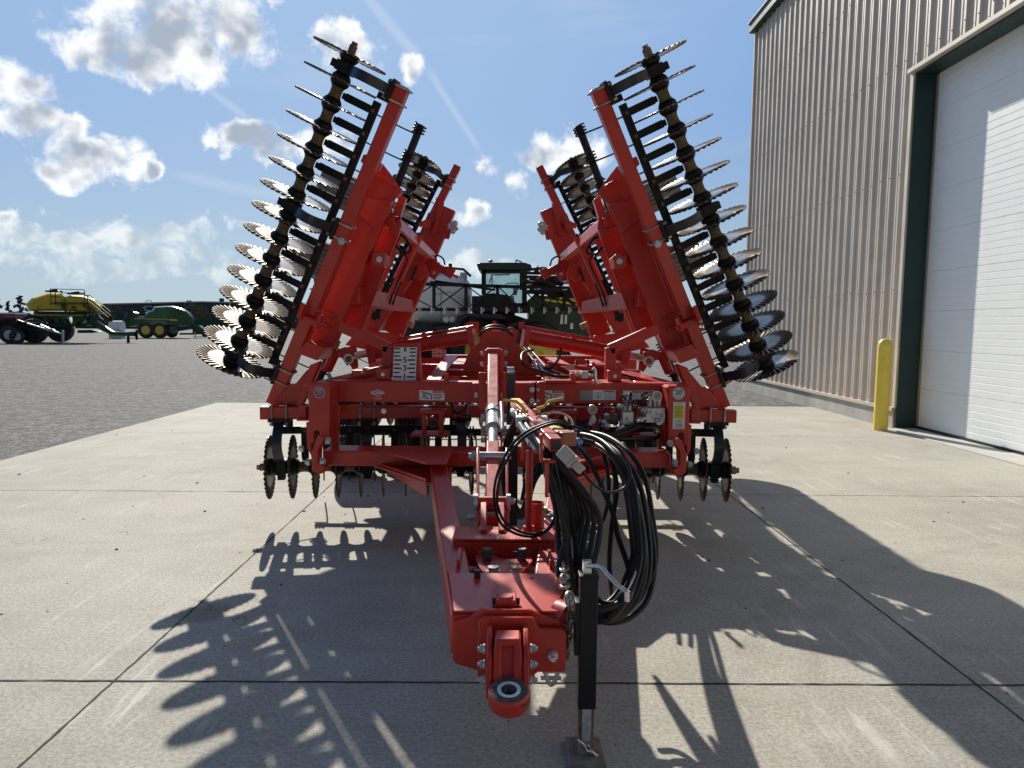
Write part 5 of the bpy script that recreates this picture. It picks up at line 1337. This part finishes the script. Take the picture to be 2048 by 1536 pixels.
# folded booms
Yb_ = 17.6
b = MB(); beams(b, [((815, 567), (1180, 578)), ((815, 619), (1180, 619)), ((868, 568), (868, 617)), ((932, 570), (932, 617)), ((995, 571), (995, 617)), ((1085, 572), (1085, 617)), ((1128, 573), (1128, 617))], Yb_, .075)
beams(b, [((822, 592), (866, 616)), ((836, 590), (866, 570)), ((870, 572), (930, 616)), ((930, 572), (870, 616)), ((934, 572), (994, 616)), ((994, 573), (934, 616)), ((998, 574), (1040, 616)), ((1040, 574), (998, 616)), ((1042, 574), (1084, 616)), ((1084, 574), (1044, 616)), ((1088, 574), (1127, 616)), ((1127, 575), (1088, 616))], Yb_, .028)
beams(b, [((860, 564), (932, 569)), ((870, 562), (990, 580)), ((940, 571), (1100, 575))], Yb_+.3, .05)
bm_ = b.build('spray_boom', blk, spr)
b = MB()
for k in range(15):
    q = at(838+25*k, 619, Yb_-.06); b.cyl(q+V((0, 0, .05)), q+V((0, 0, -.09)), .024, 8).cyl(q+V((.05, 0, .02)), q+V((.05, 0, -.05)), .016, 6)
b.build('nozzle', galv, bm_)
b = MB(); random.seed(3)
beams(b, [((1044, 546), (1150, 548)), ((1042, 553), (1160, 556)), ((1043, 541), (1090, 536)), ((1042, 545), (1042, 580))], 17.2, .06)
for k in range(15):
    y0 = 553+random.uniform(0, 30); x0 = random.uniform(1042, 1070); bpx(b, (x0, y0), (x0+random.uniform(60, 130), y0+random.uniform(-5, 7)), 17.0+random.uniform(-.5, .6), .05, .05)
for k in range(14):
    x0 = random.uniform(1044, 1160); y0 = random.uniform(552, 575); bpx(b, (x0, y0), (x0+random.uniform(-10, 12), y0+random.uniform(8, 16)), 17.0+random.uniform(-.5, .6), .04, .04)
beams(b, [((1050, 584), (1150, 590)), ((1060, 575), (1100, 617)), ((1110, 580), (1150, 610))], 17.3, .07)
for k in range(9): q = at(1050+11*k, 566+random.uniform(-8, 8), 16.7); b.box(q, (.12, .12, .07))
plate(b, [(1050, 560), (1110, 556), (1112, 572), (1060, 576)], 17.9, .2); plate(b, [(1090, 574), (1166, 576), (1168, 596), (1096, 594)], 18.0, .2)
b.build('folded_boom', blk, bm_)
b = MB()
for k in range(8):
    x0 = random.uniform(1045, 1150); y0 = random.uniform(550, 585); q = at(x0, y0, 16.4); b.box(q, (.1, .03, .018), Matrix.Rotation(random.uniform(-.3, .3), 3, 'Y'))
b.build('boom_fitting', galv, bm_)
b = MB(); beams(b, [((1100, 590), (1180, 600)), ((1130, 588), (1176, 592))], 18.5, .05); b.build('yellow_boom_hose', yelh, bm_)
b = MB(); plate(b, [(1078, 703), (1098, 703), (1100, 716), (1080, 716)], 17.2, .3); b.cyl(at(1086, 709, 16.9), at(1112, 709, 16.9), .11, 18); b.build('yellow_tank', yelp, spr)

grn = grn0
# --- yellow air cart
YA = 60.0
ac = empty('air_cart', atz(150, 683, 0), 'green framed cart with two big yellow seed tanks and a railed platform', 'seed cart')
def zz(u_, v_): return (u_*240/2048, 560+v_*240/2048)     # coordinates read off an enlarged view of the photo
def ZP(pts): return [zz(*p) for p in pts]
def hull(b, outline, Y, ins, th):
    """a rounded tank: the outline at mid depth, drawn in towards both faces"""
    cx = sum(p[0] for p in outline)/len(outline); cy = sum(p[1] for p in outline)/len(outline)
    L = []
    for yy, k in ((-th/2, ins), (-th*.36, 1), (th*.36, 1), (th/2, ins)):
        L.append([b.bm.verts.new(at(cx+(x-cx)*k, cy+(y-cy)*k, Y+yy)) for x, y in outline])
    n = len(outline)
    for i in range(3):
        for k in range(n): b.bm.faces.new((L[i][k], L[i][(k+1) % n], L[i+1][(k+1) % n], L[i+1][k]))
    b.bm.faces.new(L[0]); b.bm.faces.new(L[3][::-1]); return b
hull(MB(), ZP([(440, 410), (545, 305), (820, 215), (1045, 218), (1105, 300), (1105, 530), (500, 530)]), YA, .80, 2.6).build('seed_tank', ytank, ac, ang=20)
hull(MB(), ZP([(1100, 300), (1200, 258), (1390, 262), (1640, 335), (1755, 445), (1690, 545), (1100, 535)]), YA, .80, 2.6).build('seed_tank', ytank, ac, ang=20)
b = MB(); plate(b, ZP([(560, 532), (1720, 545), (1560, 580), (640, 578)]), YA-.9, 1.8); b.build('tank_skirt', black_ink, ac)
b = MB(); plate(b, ZP([(700, 610), (1035, 618), (1035, 735), (880, 738), (820, 735)]), YA-.6, 1.2); plate(b, ZP([(1230, 618), (1430, 625), (1310, 735), (1240, 740)]), YA-.6, 1.2); b.build('hopper', mat('orange_hopper', (.50, .25, .03), .5), ac)
b = MB(); beams(b, [(zz(600, 600), zz(1500, 605)), (zz(600, 640), zz(610, 740)), (zz(650, 770), zz(1560, 770)), (zz(940, 620), zz(980, 740)), (zz(830, 610), zz(740, 730)), (zz(1310, 620), zz(1340, 740)), (zz(1100, 640), zz(1080, 760)), (zz(1470, 640), zz(1330, 760)), (zz(600, 610), zz(600, 700)), (zz(640, 760), zz(740, 700))], YA-1.1, .24, .2)
plate(b, ZP([(1380, 600), (1500, 600), (1920, 880), (2048, 885), (2150, 890), (2290, 880), (2290, 960), (1900, 945), (1600, 790), (1400, 640)]), YA-.9, .3); plate(b, ZP([(1320, 855), (1560, 850), (1700, 880), (1560, 905), (1325, 905)]), YA-.8, .4)
b.build('frame', grn, ac)
b = MB(); beams(b, [(zz(620, 600), zz(1420, 605)), (zz(1490, 775), zz(1560, 775))], YA-1.25, .06); b.build('yellow_edge', yel_ink, ac)
b = MB(); plate(b, ZP([(870, 380), (1450, 385), (1450, 408), (870, 405)]), YA-1.7, .7); beams(b, [(zz(1040, 400), zz(1110, 520)), (zz(1110, 520), zz(1150, 590)), (zz(1430, 430), zz(1620, 620)), (zz(1500, 430), zz(1700, 620)), (zz(1440, 410), zz(1440, 450))], YA-1.5, .10); pf_ = b.build('platform', grn, ac)
b = MB(); beams(b, [(zz(860, 155), zz(870, 430)), (zz(940, 155), zz(950, 430)), (zz(860, 152), zz(1435, 165)), (zz(1445, 175), zz(1450, 400)), (zz(870, 285), zz(1450, 300)), (zz(1050, 218), zz(1420, 222)), (zz(1495, 260), zz(1500, 480)), (zz(1440, 262), zz(1545, 262)), (zz(1545, 262), zz(1880, 540)), (zz(1500, 350), zz(1850, 640)), (zz(1510, 470), zz(1760, 680)), (zz(1470, 265), zz(1900, 620)), (zz(1105, 400), zz(1105, 510))], YA-1.75, .05); b.build('railing', mat('dark_rail', (.03, .05, .04), .5), pf_)
b = MB()
for (x, y) in ((920, 195), (1290, 235)): b.box(at(*zz(x, y), YA), (.9, .8, .12)); b.beam(at(*zz(x-70, y-12), YA-.3), at(*zz(x+60, y-28), YA-.3), .12, .12); b.beam(at(*zz(x+20, y-25), YA-.3), at(*zz(x+85, y+5), YA-.3), .12, .12)
b.build('lid', blk, ac)
s_ = sticker(*zz(1222, 452), *zz(1302, 510), YA-1.32, black_ink, 'emblem', ac, .02)
b = MB(); beams(b, [(zz(1240, 490), zz(1262, 482)), (zz(1262, 482), zz(1288, 492)), (zz(1288, 492), zz(1294, 484)), (zz(1240, 478), zz(1250, 490)), (zz(1262, 494), zz(1280, 494))], YA-1.35, .035); b.build('emblem_mark', mat('pale_ink', (.6, .55, .35), .5), s_)
b = MB(); beams(b, [(zz(640, 440), zz(715, 438)), (zz(636, 500), zz(715, 500)), (zz(640, 440), zz(640, 500)), (zz(636, 466), zz(660, 470))], YA-1.32, .03); b.build('worn_mark', mat('brown_ink', (.28, .17, .03), .5), ac)
for (x, y, r_) in ((1035, 900, .95), (585, 900, 1.05)): p = at(*zz(x, y), YA-.2); p.z = r_; bigtyre(p, r_, .9, rub, mat('dark_hub', (.06, .07, .06), .6), ac, lugs=False, ax=(.25, -1, 0))
b = MB(); beams(b, [(zz(2190, 900), zz(2190, 1105))], YA-.8, .16); beams(b, [(zz(2300, 890), zz(2340, 1000)), (zz(2335, 850), zz(2335, 1020))], YA-.8, .14); b.build('parking_stand', blk, ac)
b = MB(); plate(b, ZP([(1868, 590), (1905, 560), (1918, 700), (1870, 720)]), YA-1.3, .1); beams(b, [(zz(1925, 535), zz(1905, 700))], YA-1.3, .05); b.build('step_panel', black_ink, ac)
# --- white utility tank and pump behind
wt = empty('white_tank', atz(236, 674, 0), 'small white tank and pump between cart and baler', 'tank')
b = MB(); b.cyl(at(222, 653, 74), at(246, 653, 74), .55, 18); wb = b.build('tank_body', whtank, wt)
b = MB(); p = at(234, 662, 73.6); b.box(V((p.x, 73.6, .35)), (1.2, .8, .7)); b.build('cradle', galv, wt)
# --- green square baler
YQ = 80.0
bl = empty('hay_baler', atz(315, 674, 0), 'green round nosed hay baler with yellow wheel rims', 'baler')
def zb(u_, v_): return (220+u_*260/2048, 580+v_*260/2048)
def ZB(pts): return [zb(*p) for p in pts]
hull(MB(), ZB([(385, 430), (545, 415), (560, 350), (660, 325), (690, 262), (900, 250), (1000, 252), (1130, 285), (1240, 340), (1310, 410), (1330, 465), (1310, 530), (1240, 570), (1000, 572), (700, 548), (400, 560)]), YQ, .90, 2.6).build('body', grnb, bl, ang=25)
b = MB(); plate(b, ZB([(400, 425), (930, 440), (930, 552), (420, 560), (385, 540)]), YQ-1.45, .2); plate(b, ZB([(935, 425), (960, 345), (1010, 320), (1190, 330), (1300, 440), (1290, 540), (1200, 566), (935, 552)]), YQ-1.46, .2); b.build('side_panel', grn, bl, .02)
b = MB(); beams(b, [(zb(390, 452), zb(930, 460))], YQ-1.5, .07); plate(b, ZB([(935, 455), (1060, 465), (1072, 488), (935, 482)]), YQ-1.5, .03); b.build('yellow_stripe', yel_ink, bl)
for x in (572, 790): p = at(*zb(x, 665), YQ-1.2); p.z = .78; bigtyre(p, .82, .55, rub, yelp, bl, lugs=False, ax=(0, -1, 0))
p = at(*zb(975, 690), YQ+.6); p.z = .62; bigtyre(p, .62, .5, rub, mat('dark_hub', (.06, .07, .06), .6), bl, lugs=False, ax=(0, -1, 0))
b = MB(); plate(b, ZB([(250, 420), (380, 410), (390, 560), (300, 580), (250, 540)]), YQ-.6, 1.2); plate(b, ZB([(350, 340), (400, 360), (410, 420), (340, 420)]), YQ-.6, .8); plate(b, ZB([(1300, 560), (1400, 560), (1520, 660), (1530, 700), (1300, 700)]), YQ-.6, .8); plate(b, ZB([(940, 580), (1040, 570), (1050, 640), (980, 690), (930, 650)]), YQ-1.4, .3); beams(b, [(zb(1050, 640), zb(1300, 600)), (zb(1100, 690), zb(1350, 690)), (zb(220, 370), zb(270, 370)), (zb(240, 380), zb(240, 540)), (zb(420, 580), zb(1000, 585)), (zb(350, 345), zb(350, 300))], YQ-.9, .2); b.build('chassis', grn, bl)
b = MB(); beams(b, [(zb(560, 215), zb(570, 170)), (zb(570, 168), zb(650, 168)), (zb(650, 168), zb(660, 215)), (zb(545, 258), zb(665, 258)), (zb(510, 278), zb(560, 275)), (zb(560, 320), zb(670, 322)), (zb(555, 258), zb(550, 320))], YQ-.9, .06); b.build('railing', galv, bl)
b = MB(); beams(b, [(zb(1345, 665), zb(1345, 755))], YQ-1.0, .10); b.build('stand', galv, bl)
# --- long green wagon box behind the baler
gw = empty('grain_wagon', atz(430, 668, 0), 'long low green steel wagon box behind the baler', 'wagon')
b = MB(); p, q = at(388, 638, 88), at(520, 668, 88); b.box(((p.x+q.x)/2, 89, (p.z+q.z)/2), (q.x-p.x, 2.2, p.z-q.z))
for k in range(16): b.box((p.x+(q.x-p.x)*(k+.5)/16, 87.86, (p.z+q.z)/2), (.09, .1, p.z-q.z))
b.box(((p.x+q.x)/2, 87.85, p.z), (q.x-p.x, .16, .14)); b.build('box', mat('teal_green', (.012, .075, .05), .4, var=.12), gw)
for x in (410, 450, 490):
    c = at(x, 668, 88); c.z = .35; b = MB(); b.cyl(c+V((0, -.2, 0)), c+V((0, .1, 0)), .36, 20); b.build('wheel', rub, gw)
# --- black tillage tool in front of the cart
YT = 56.0
tt = empty('tillage_tool', atz(60, 686, 0), 'black folded tillage tool with a silver drawbar, at the left edge', 'farm implement')
b = MB(); plate(b, ZP([(-200, 690), (280, 690), (420, 740), (420, 790), (-200, 800)]), YT-.4, 1.6); beams(b, [(zz(-200, 800), zz(500, 800)), (zz(-200, 860), zz(700, 850)), (zz(100, 720), zz(760, 760)), (zz(300, 700), zz(520, 780)), (zz(-100, 700), zz(260, 680))], YT-.6, .22); tf = b.build('frame', blk, tt)
b = MB(); random.seed(5)
for k in range(46):
    x = random.uniform(-200, 760); y = random.uniform(780, 960); bpx(b, zz(x, y), zz(x+random.uniform(-40, 40), y+random.uniform(20, 90)), YT-.8+random.uniform(-.5, .8), .1, .1)
for k in range(13):
    c = at(*zz(-150+58*k, 930+random.uniform(-20, 25)), YT-.4+random.uniform(-.3, .5)); c.z = max(c.z, .32); b.cyl(c+V((-.03, 0, 0)), c+V((.05, .02, 0)), .3, 14)
b.build('shank', blk, tt)
for (x, r_) in ((165, .62), (300, .5)): p = at(*zz(x, 980), YT-1.0); p.z = r_; bigtyre(p, r_, .5, rub, galv, tt, lugs=False, ax=(.25, -1, 0))
p = at(*zz(590, 900), YT+.2); p.z = .9; bigtyre(p, .9, .9, rub, mat('dark_hub', (.06, .07, .06), .6), tt, lugs=False, ax=(.4, -1, 0))
b = MB(); beams(b, [(zz(460, 740), zz(1075, 925)), (zz(690, 765), zz(930, 865))], YT-1.4, .10); beams(b, [(zz(1075, 860), zz(1075, 1100)), (zz(1030, 1105), zz(1080, 1105))], YT-1.4, .12); b.build('silver_drawbar', galv, tt)
# --- red trailer at the far left
tr = empty('red_trailer', atz(5, 676, 0), 'red box trailer with a white roof edge, at the far left', 'trailer')
p, q = at(-60, 627, 90), at(32, 640, 90)
b = MB(); b.box(((p.x+q.x)/2, 91, (p.z+q.z)/2), (q.x-p.x, 2.2, p.z-q.z)); tb = b.build('box', mat('dull_red', (.20, .025, .02), .5), tr)
b = MB(); b.box(((p.x+q.x)/2, 91, p.z+.06), (q.x-p.x+.1, 2.3, .16)); b.build('roof_edge', whtank, tr)
bars([(5, 631.5, 28, 633.8)], 89.89, mat('grey_letter', (.35, .25, .25), .5), 'lettering', tb, .02)
b = MB(); c1, c2 = at(-20, 668, 90), at(20, 668, 90)
for c in (c1, c2): b.cyl(V((c.x, 89.8, .45)), V((c.x, 90.1, .45)), .45, 20)
b.build('wheel', rub, tr); b = MB(); b.box(((p.x+q.x)/2, 91, (q.z+.6)/2), (q.x-p.x, 1.6, q.z-.5)); b.build('underframe', blk, tr)
# --- far warehouse
wh = empty('warehouse', atz(340, 658, 0), 'long low dark grey warehouse along the horizon', 'building')
def gx(px, Y): return at(px, 650, Y).x
p0, p1 = at(150, 612, 190), at(700, 606, 190)
b = MB(); zt0 = at(225, 609, 190).z; zt1 = at(390, 604, 190).z; zt2 = at(700, 611, 190).z
x0, x1, x2 = gx(150, 190), gx(405, 190), gx(760, 190)
b.prism([(x0, 190, 0), (x2, 190, 0), (x2, 190, zt2), (x1, 190, zt1), (x0, 190, zt0-.2)], (0, 30, 0)); b.build('wall', dwall, wh)
b = MB(); b.beam((x0, 189.9, zt0-.15), (x1, 189.9, zt1+.06), .3, .3); b.beam((x1, 189.9, zt1+.06), (x2, 189.9, zt2+.06), .3, .3); b.build('roof_edge', galv, wh)
b = MB()
for x, h_ in ((436, 1.1), (474, .7), (370, .5)): b.box((gx(x, 192), 195, zt1+h_/2-.2), (.9, .9, h_+.4))
b.build('roof_vent', dwall, wh)
lp = empty('light_pole', atz(461, 665, 0), 'thin grey light pole standing by the warehouse', 'pole')
b = MB(); c = at(461, 655, 150); b.cyl(V((c.x, 150, 0)), V((c.x, 150, at(461, 594, 150).z)), .09, 8); b.box(V((c.x, 149.7, at(461, 594, 150).z)), (.5, .9, .15)); b.build('mast', galv, lp)

# --- trees
def tree(name, x, Y, ytop, wpx, label, kind, seed):
    random.seed(seed)
    base = V((gx(x, Y), Y, 0)); Ht = at(x, ytop, Y).z; wr = wpx*Y/F/2
    t = empty(name, base, label, 'tree', 'trees along the horizon')
    b = MB(); b.tube([base, base+V((.05*Ht*.2, 0, Ht*.5)), base+V((0, 0, Ht*.96))], .2, 8, rs=[Ht*.022, Ht*.014, Ht*.003])
    lf = MB(); pts = []
    if kind == 'fir':
        for k in range(26):
            h_ = .14+.84*(k/25); L = wr*(1.05-h_)**.75*random.uniform(.65, 1.2); an = random.uniform(0, 6.28)
            e = base+V((math.cos(an)*L, math.sin(an)*L, Ht*h_-L*.12)); s0 = base+V((0, 0, Ht*h_))
            b.beam(s0, e, .06, .06)
            for j in range(34): pts.append((s0.lerp(e, random.uniform(.1, 1.05))+V((random.gauss(0, .16), random.gauss(0, .2), random.gauss(0, .10)))*wr*.38, .034*Ht))
    else:
        for k in range(11):
            an = random.uniform(0, 6.28); L = wr*random.uniform(.5, .95); h_ = random.uniform(.35, .9)
            e = base+V((math.cos(an)*L, math.sin(an)*L, Ht*h_)); b.beam(base+V((0, 0, Ht*h_*.55)), e, .07, .07)
            for j in range(34): pts.append((e+V((random.gauss(0, .33), random.gauss(0, .33), random.gauss(0, .22)))*wr, .05*Ht))
    for p, s_ in pts:
        if p.z > Ht*1.0: p.z = Ht*random.uniform(.85, 1)
        d1 = V((random.gauss(0, 1), random.gauss(0, 1), random.gauss(0, .6))).normalized(); d2 = d1.orthogonal().normalized()
        s2 = s_*random.uniform(.5, 1.2)
        lf.quad(p-d1*s2-d2*s2*.2, p-d2*s2*.55, p+d1*s2+d2*s2*.2, p+d2*s2*.5)
    b.build('trunk', bark, t); lf.build('crown', {'fir': leafd, 'aut': leafy, 'grn': leafg}[kind], t, ang=0)
tree('pine_tree', -4, 120, 586, 46, 'tall ragged pine cut by the left edge', 'fir', 1)
tree('fir_tree', 19, 125, 602, 28, 'short dark fir between two taller pines', 'fir', 2)
tree('pine_tree', 43, 118, 591, 52, 'wide loose pine beside the yellow seed cart', 'fir', 3)
tree('round_tree', 216, 170, 607, 30, 'yellowing tree just right of the seed cart stairs', 'aut', 4)
tree('round_tree', 400, 165, 604, 38, 'yellowing tree in front of the warehouse, behind the baler nose', 'aut', 5)
tree('bush', 605, 140, 628, 30, 'green bush in the gap beside the left wing', 'grn', 6)
tree('bush', 272, 172, 627, 24, 'low yellowing bush above the baler rear', 'aut', 7)
# --- steering reel seen through the left wing
sl = empty('hose_reel', at(645, 690, 26), 'round dark wheel on a stand seen through the left wing', 'reel')
b = MB(); b.tube([at(645+15*math.cos(t*.25), 556+25*math.sin(t*.25), 26) for t in range(25)], .05, 8, closed=True); b.box(at(645, 556, 26), (.16, .1, .2)); beams(b, [((630, 556), (660, 556)), ((620, 578), (640, 580))], 26, .05); b.build('wheel', rub, sl)
b = MB(); c = at(650, 556, 26.2); b.beam(c, V((c.x, 26.2, 0)), .12, .12); b.build('stand', blk, sl)
# --- machinery on the right between wing and building
rm = empty('red_implement', atz(1412, 668, 0), 'red farm tool parked far off between the right wing and the building', 'farm implement')
b = MB(); beams(b, [((1386, 660), (1460, 655)), ((1388, 650), (1440, 640)), ((1395, 664), (1395, 640)), ((1420, 664), (1430, 612)), ((1400, 632), (1450, 664)), ((1440, 665), (1446, 640))], 62, .22); b.build('frame', red, rm)
b = MB()
for x in (1398, 1430, 1452): c = at(x, 665, 62); b.cyl(V((c.x, 61.6, .4)), V((c.x, 61.9, .4)), .4, 18)
b.build('wheel', rub, rm)
b = MB(); p, q = at(1388, 640, 75), at(1408, 652, 75); b.box((p+q)/2, (q.x-p.x, 1.5, p.z-q.z)); beams(b, [((1392, 640), (1392, 664)), ((1404, 640), (1404, 664))], 75, .12); g_ = b.build('grey_container', galv, None); tag(g_, 'small grey container on legs beside the right wing', 'container')
# far tree line
tl = MB(); random.seed(11)
for k in range(900):
    x = random.uniform(-420, 420); Y = random.uniform(330, 370); hh = 3.2+2.2*math.sin(x*.05)+1.5*math.sin(x*.17+1); p = V((x, Y, random.uniform(.3, max(1.5, hh))))
    d1 = V((random.gauss(0, 1), random.gauss(0, .4), random.gauss(0, .5))).normalized()*random.uniform(1.2, 2.6); d2 = d1.orthogonal().normalized()*random.uniform(.8, 1.8)
    tl.quad(p-d1, p-d2, p+d1, p+d2)
tag(tl.build('tree_line', leafg, ang=0), 'low hazy line of far trees along the horizon', 'trees', kind='stuff')

# grit and leaf crumbs lying on the slab
b = MB(); random.seed(21)
for k in range(220):
    x, y = random.uniform(-5.6, 6.0), random.uniform(2.2, 14); r = random.choice((.004, .005, .006, .008, .012))*random.uniform(.6, 1.2)
    b.ball((x, y, r*.3), r, random.uniform(.7, 1.6), random.uniform(.7, 1.6), .5, 1)
tag(b.build('grit', mat('dark_grit', (.07, .062, .05), .9, var=.4)), kind='stuff')
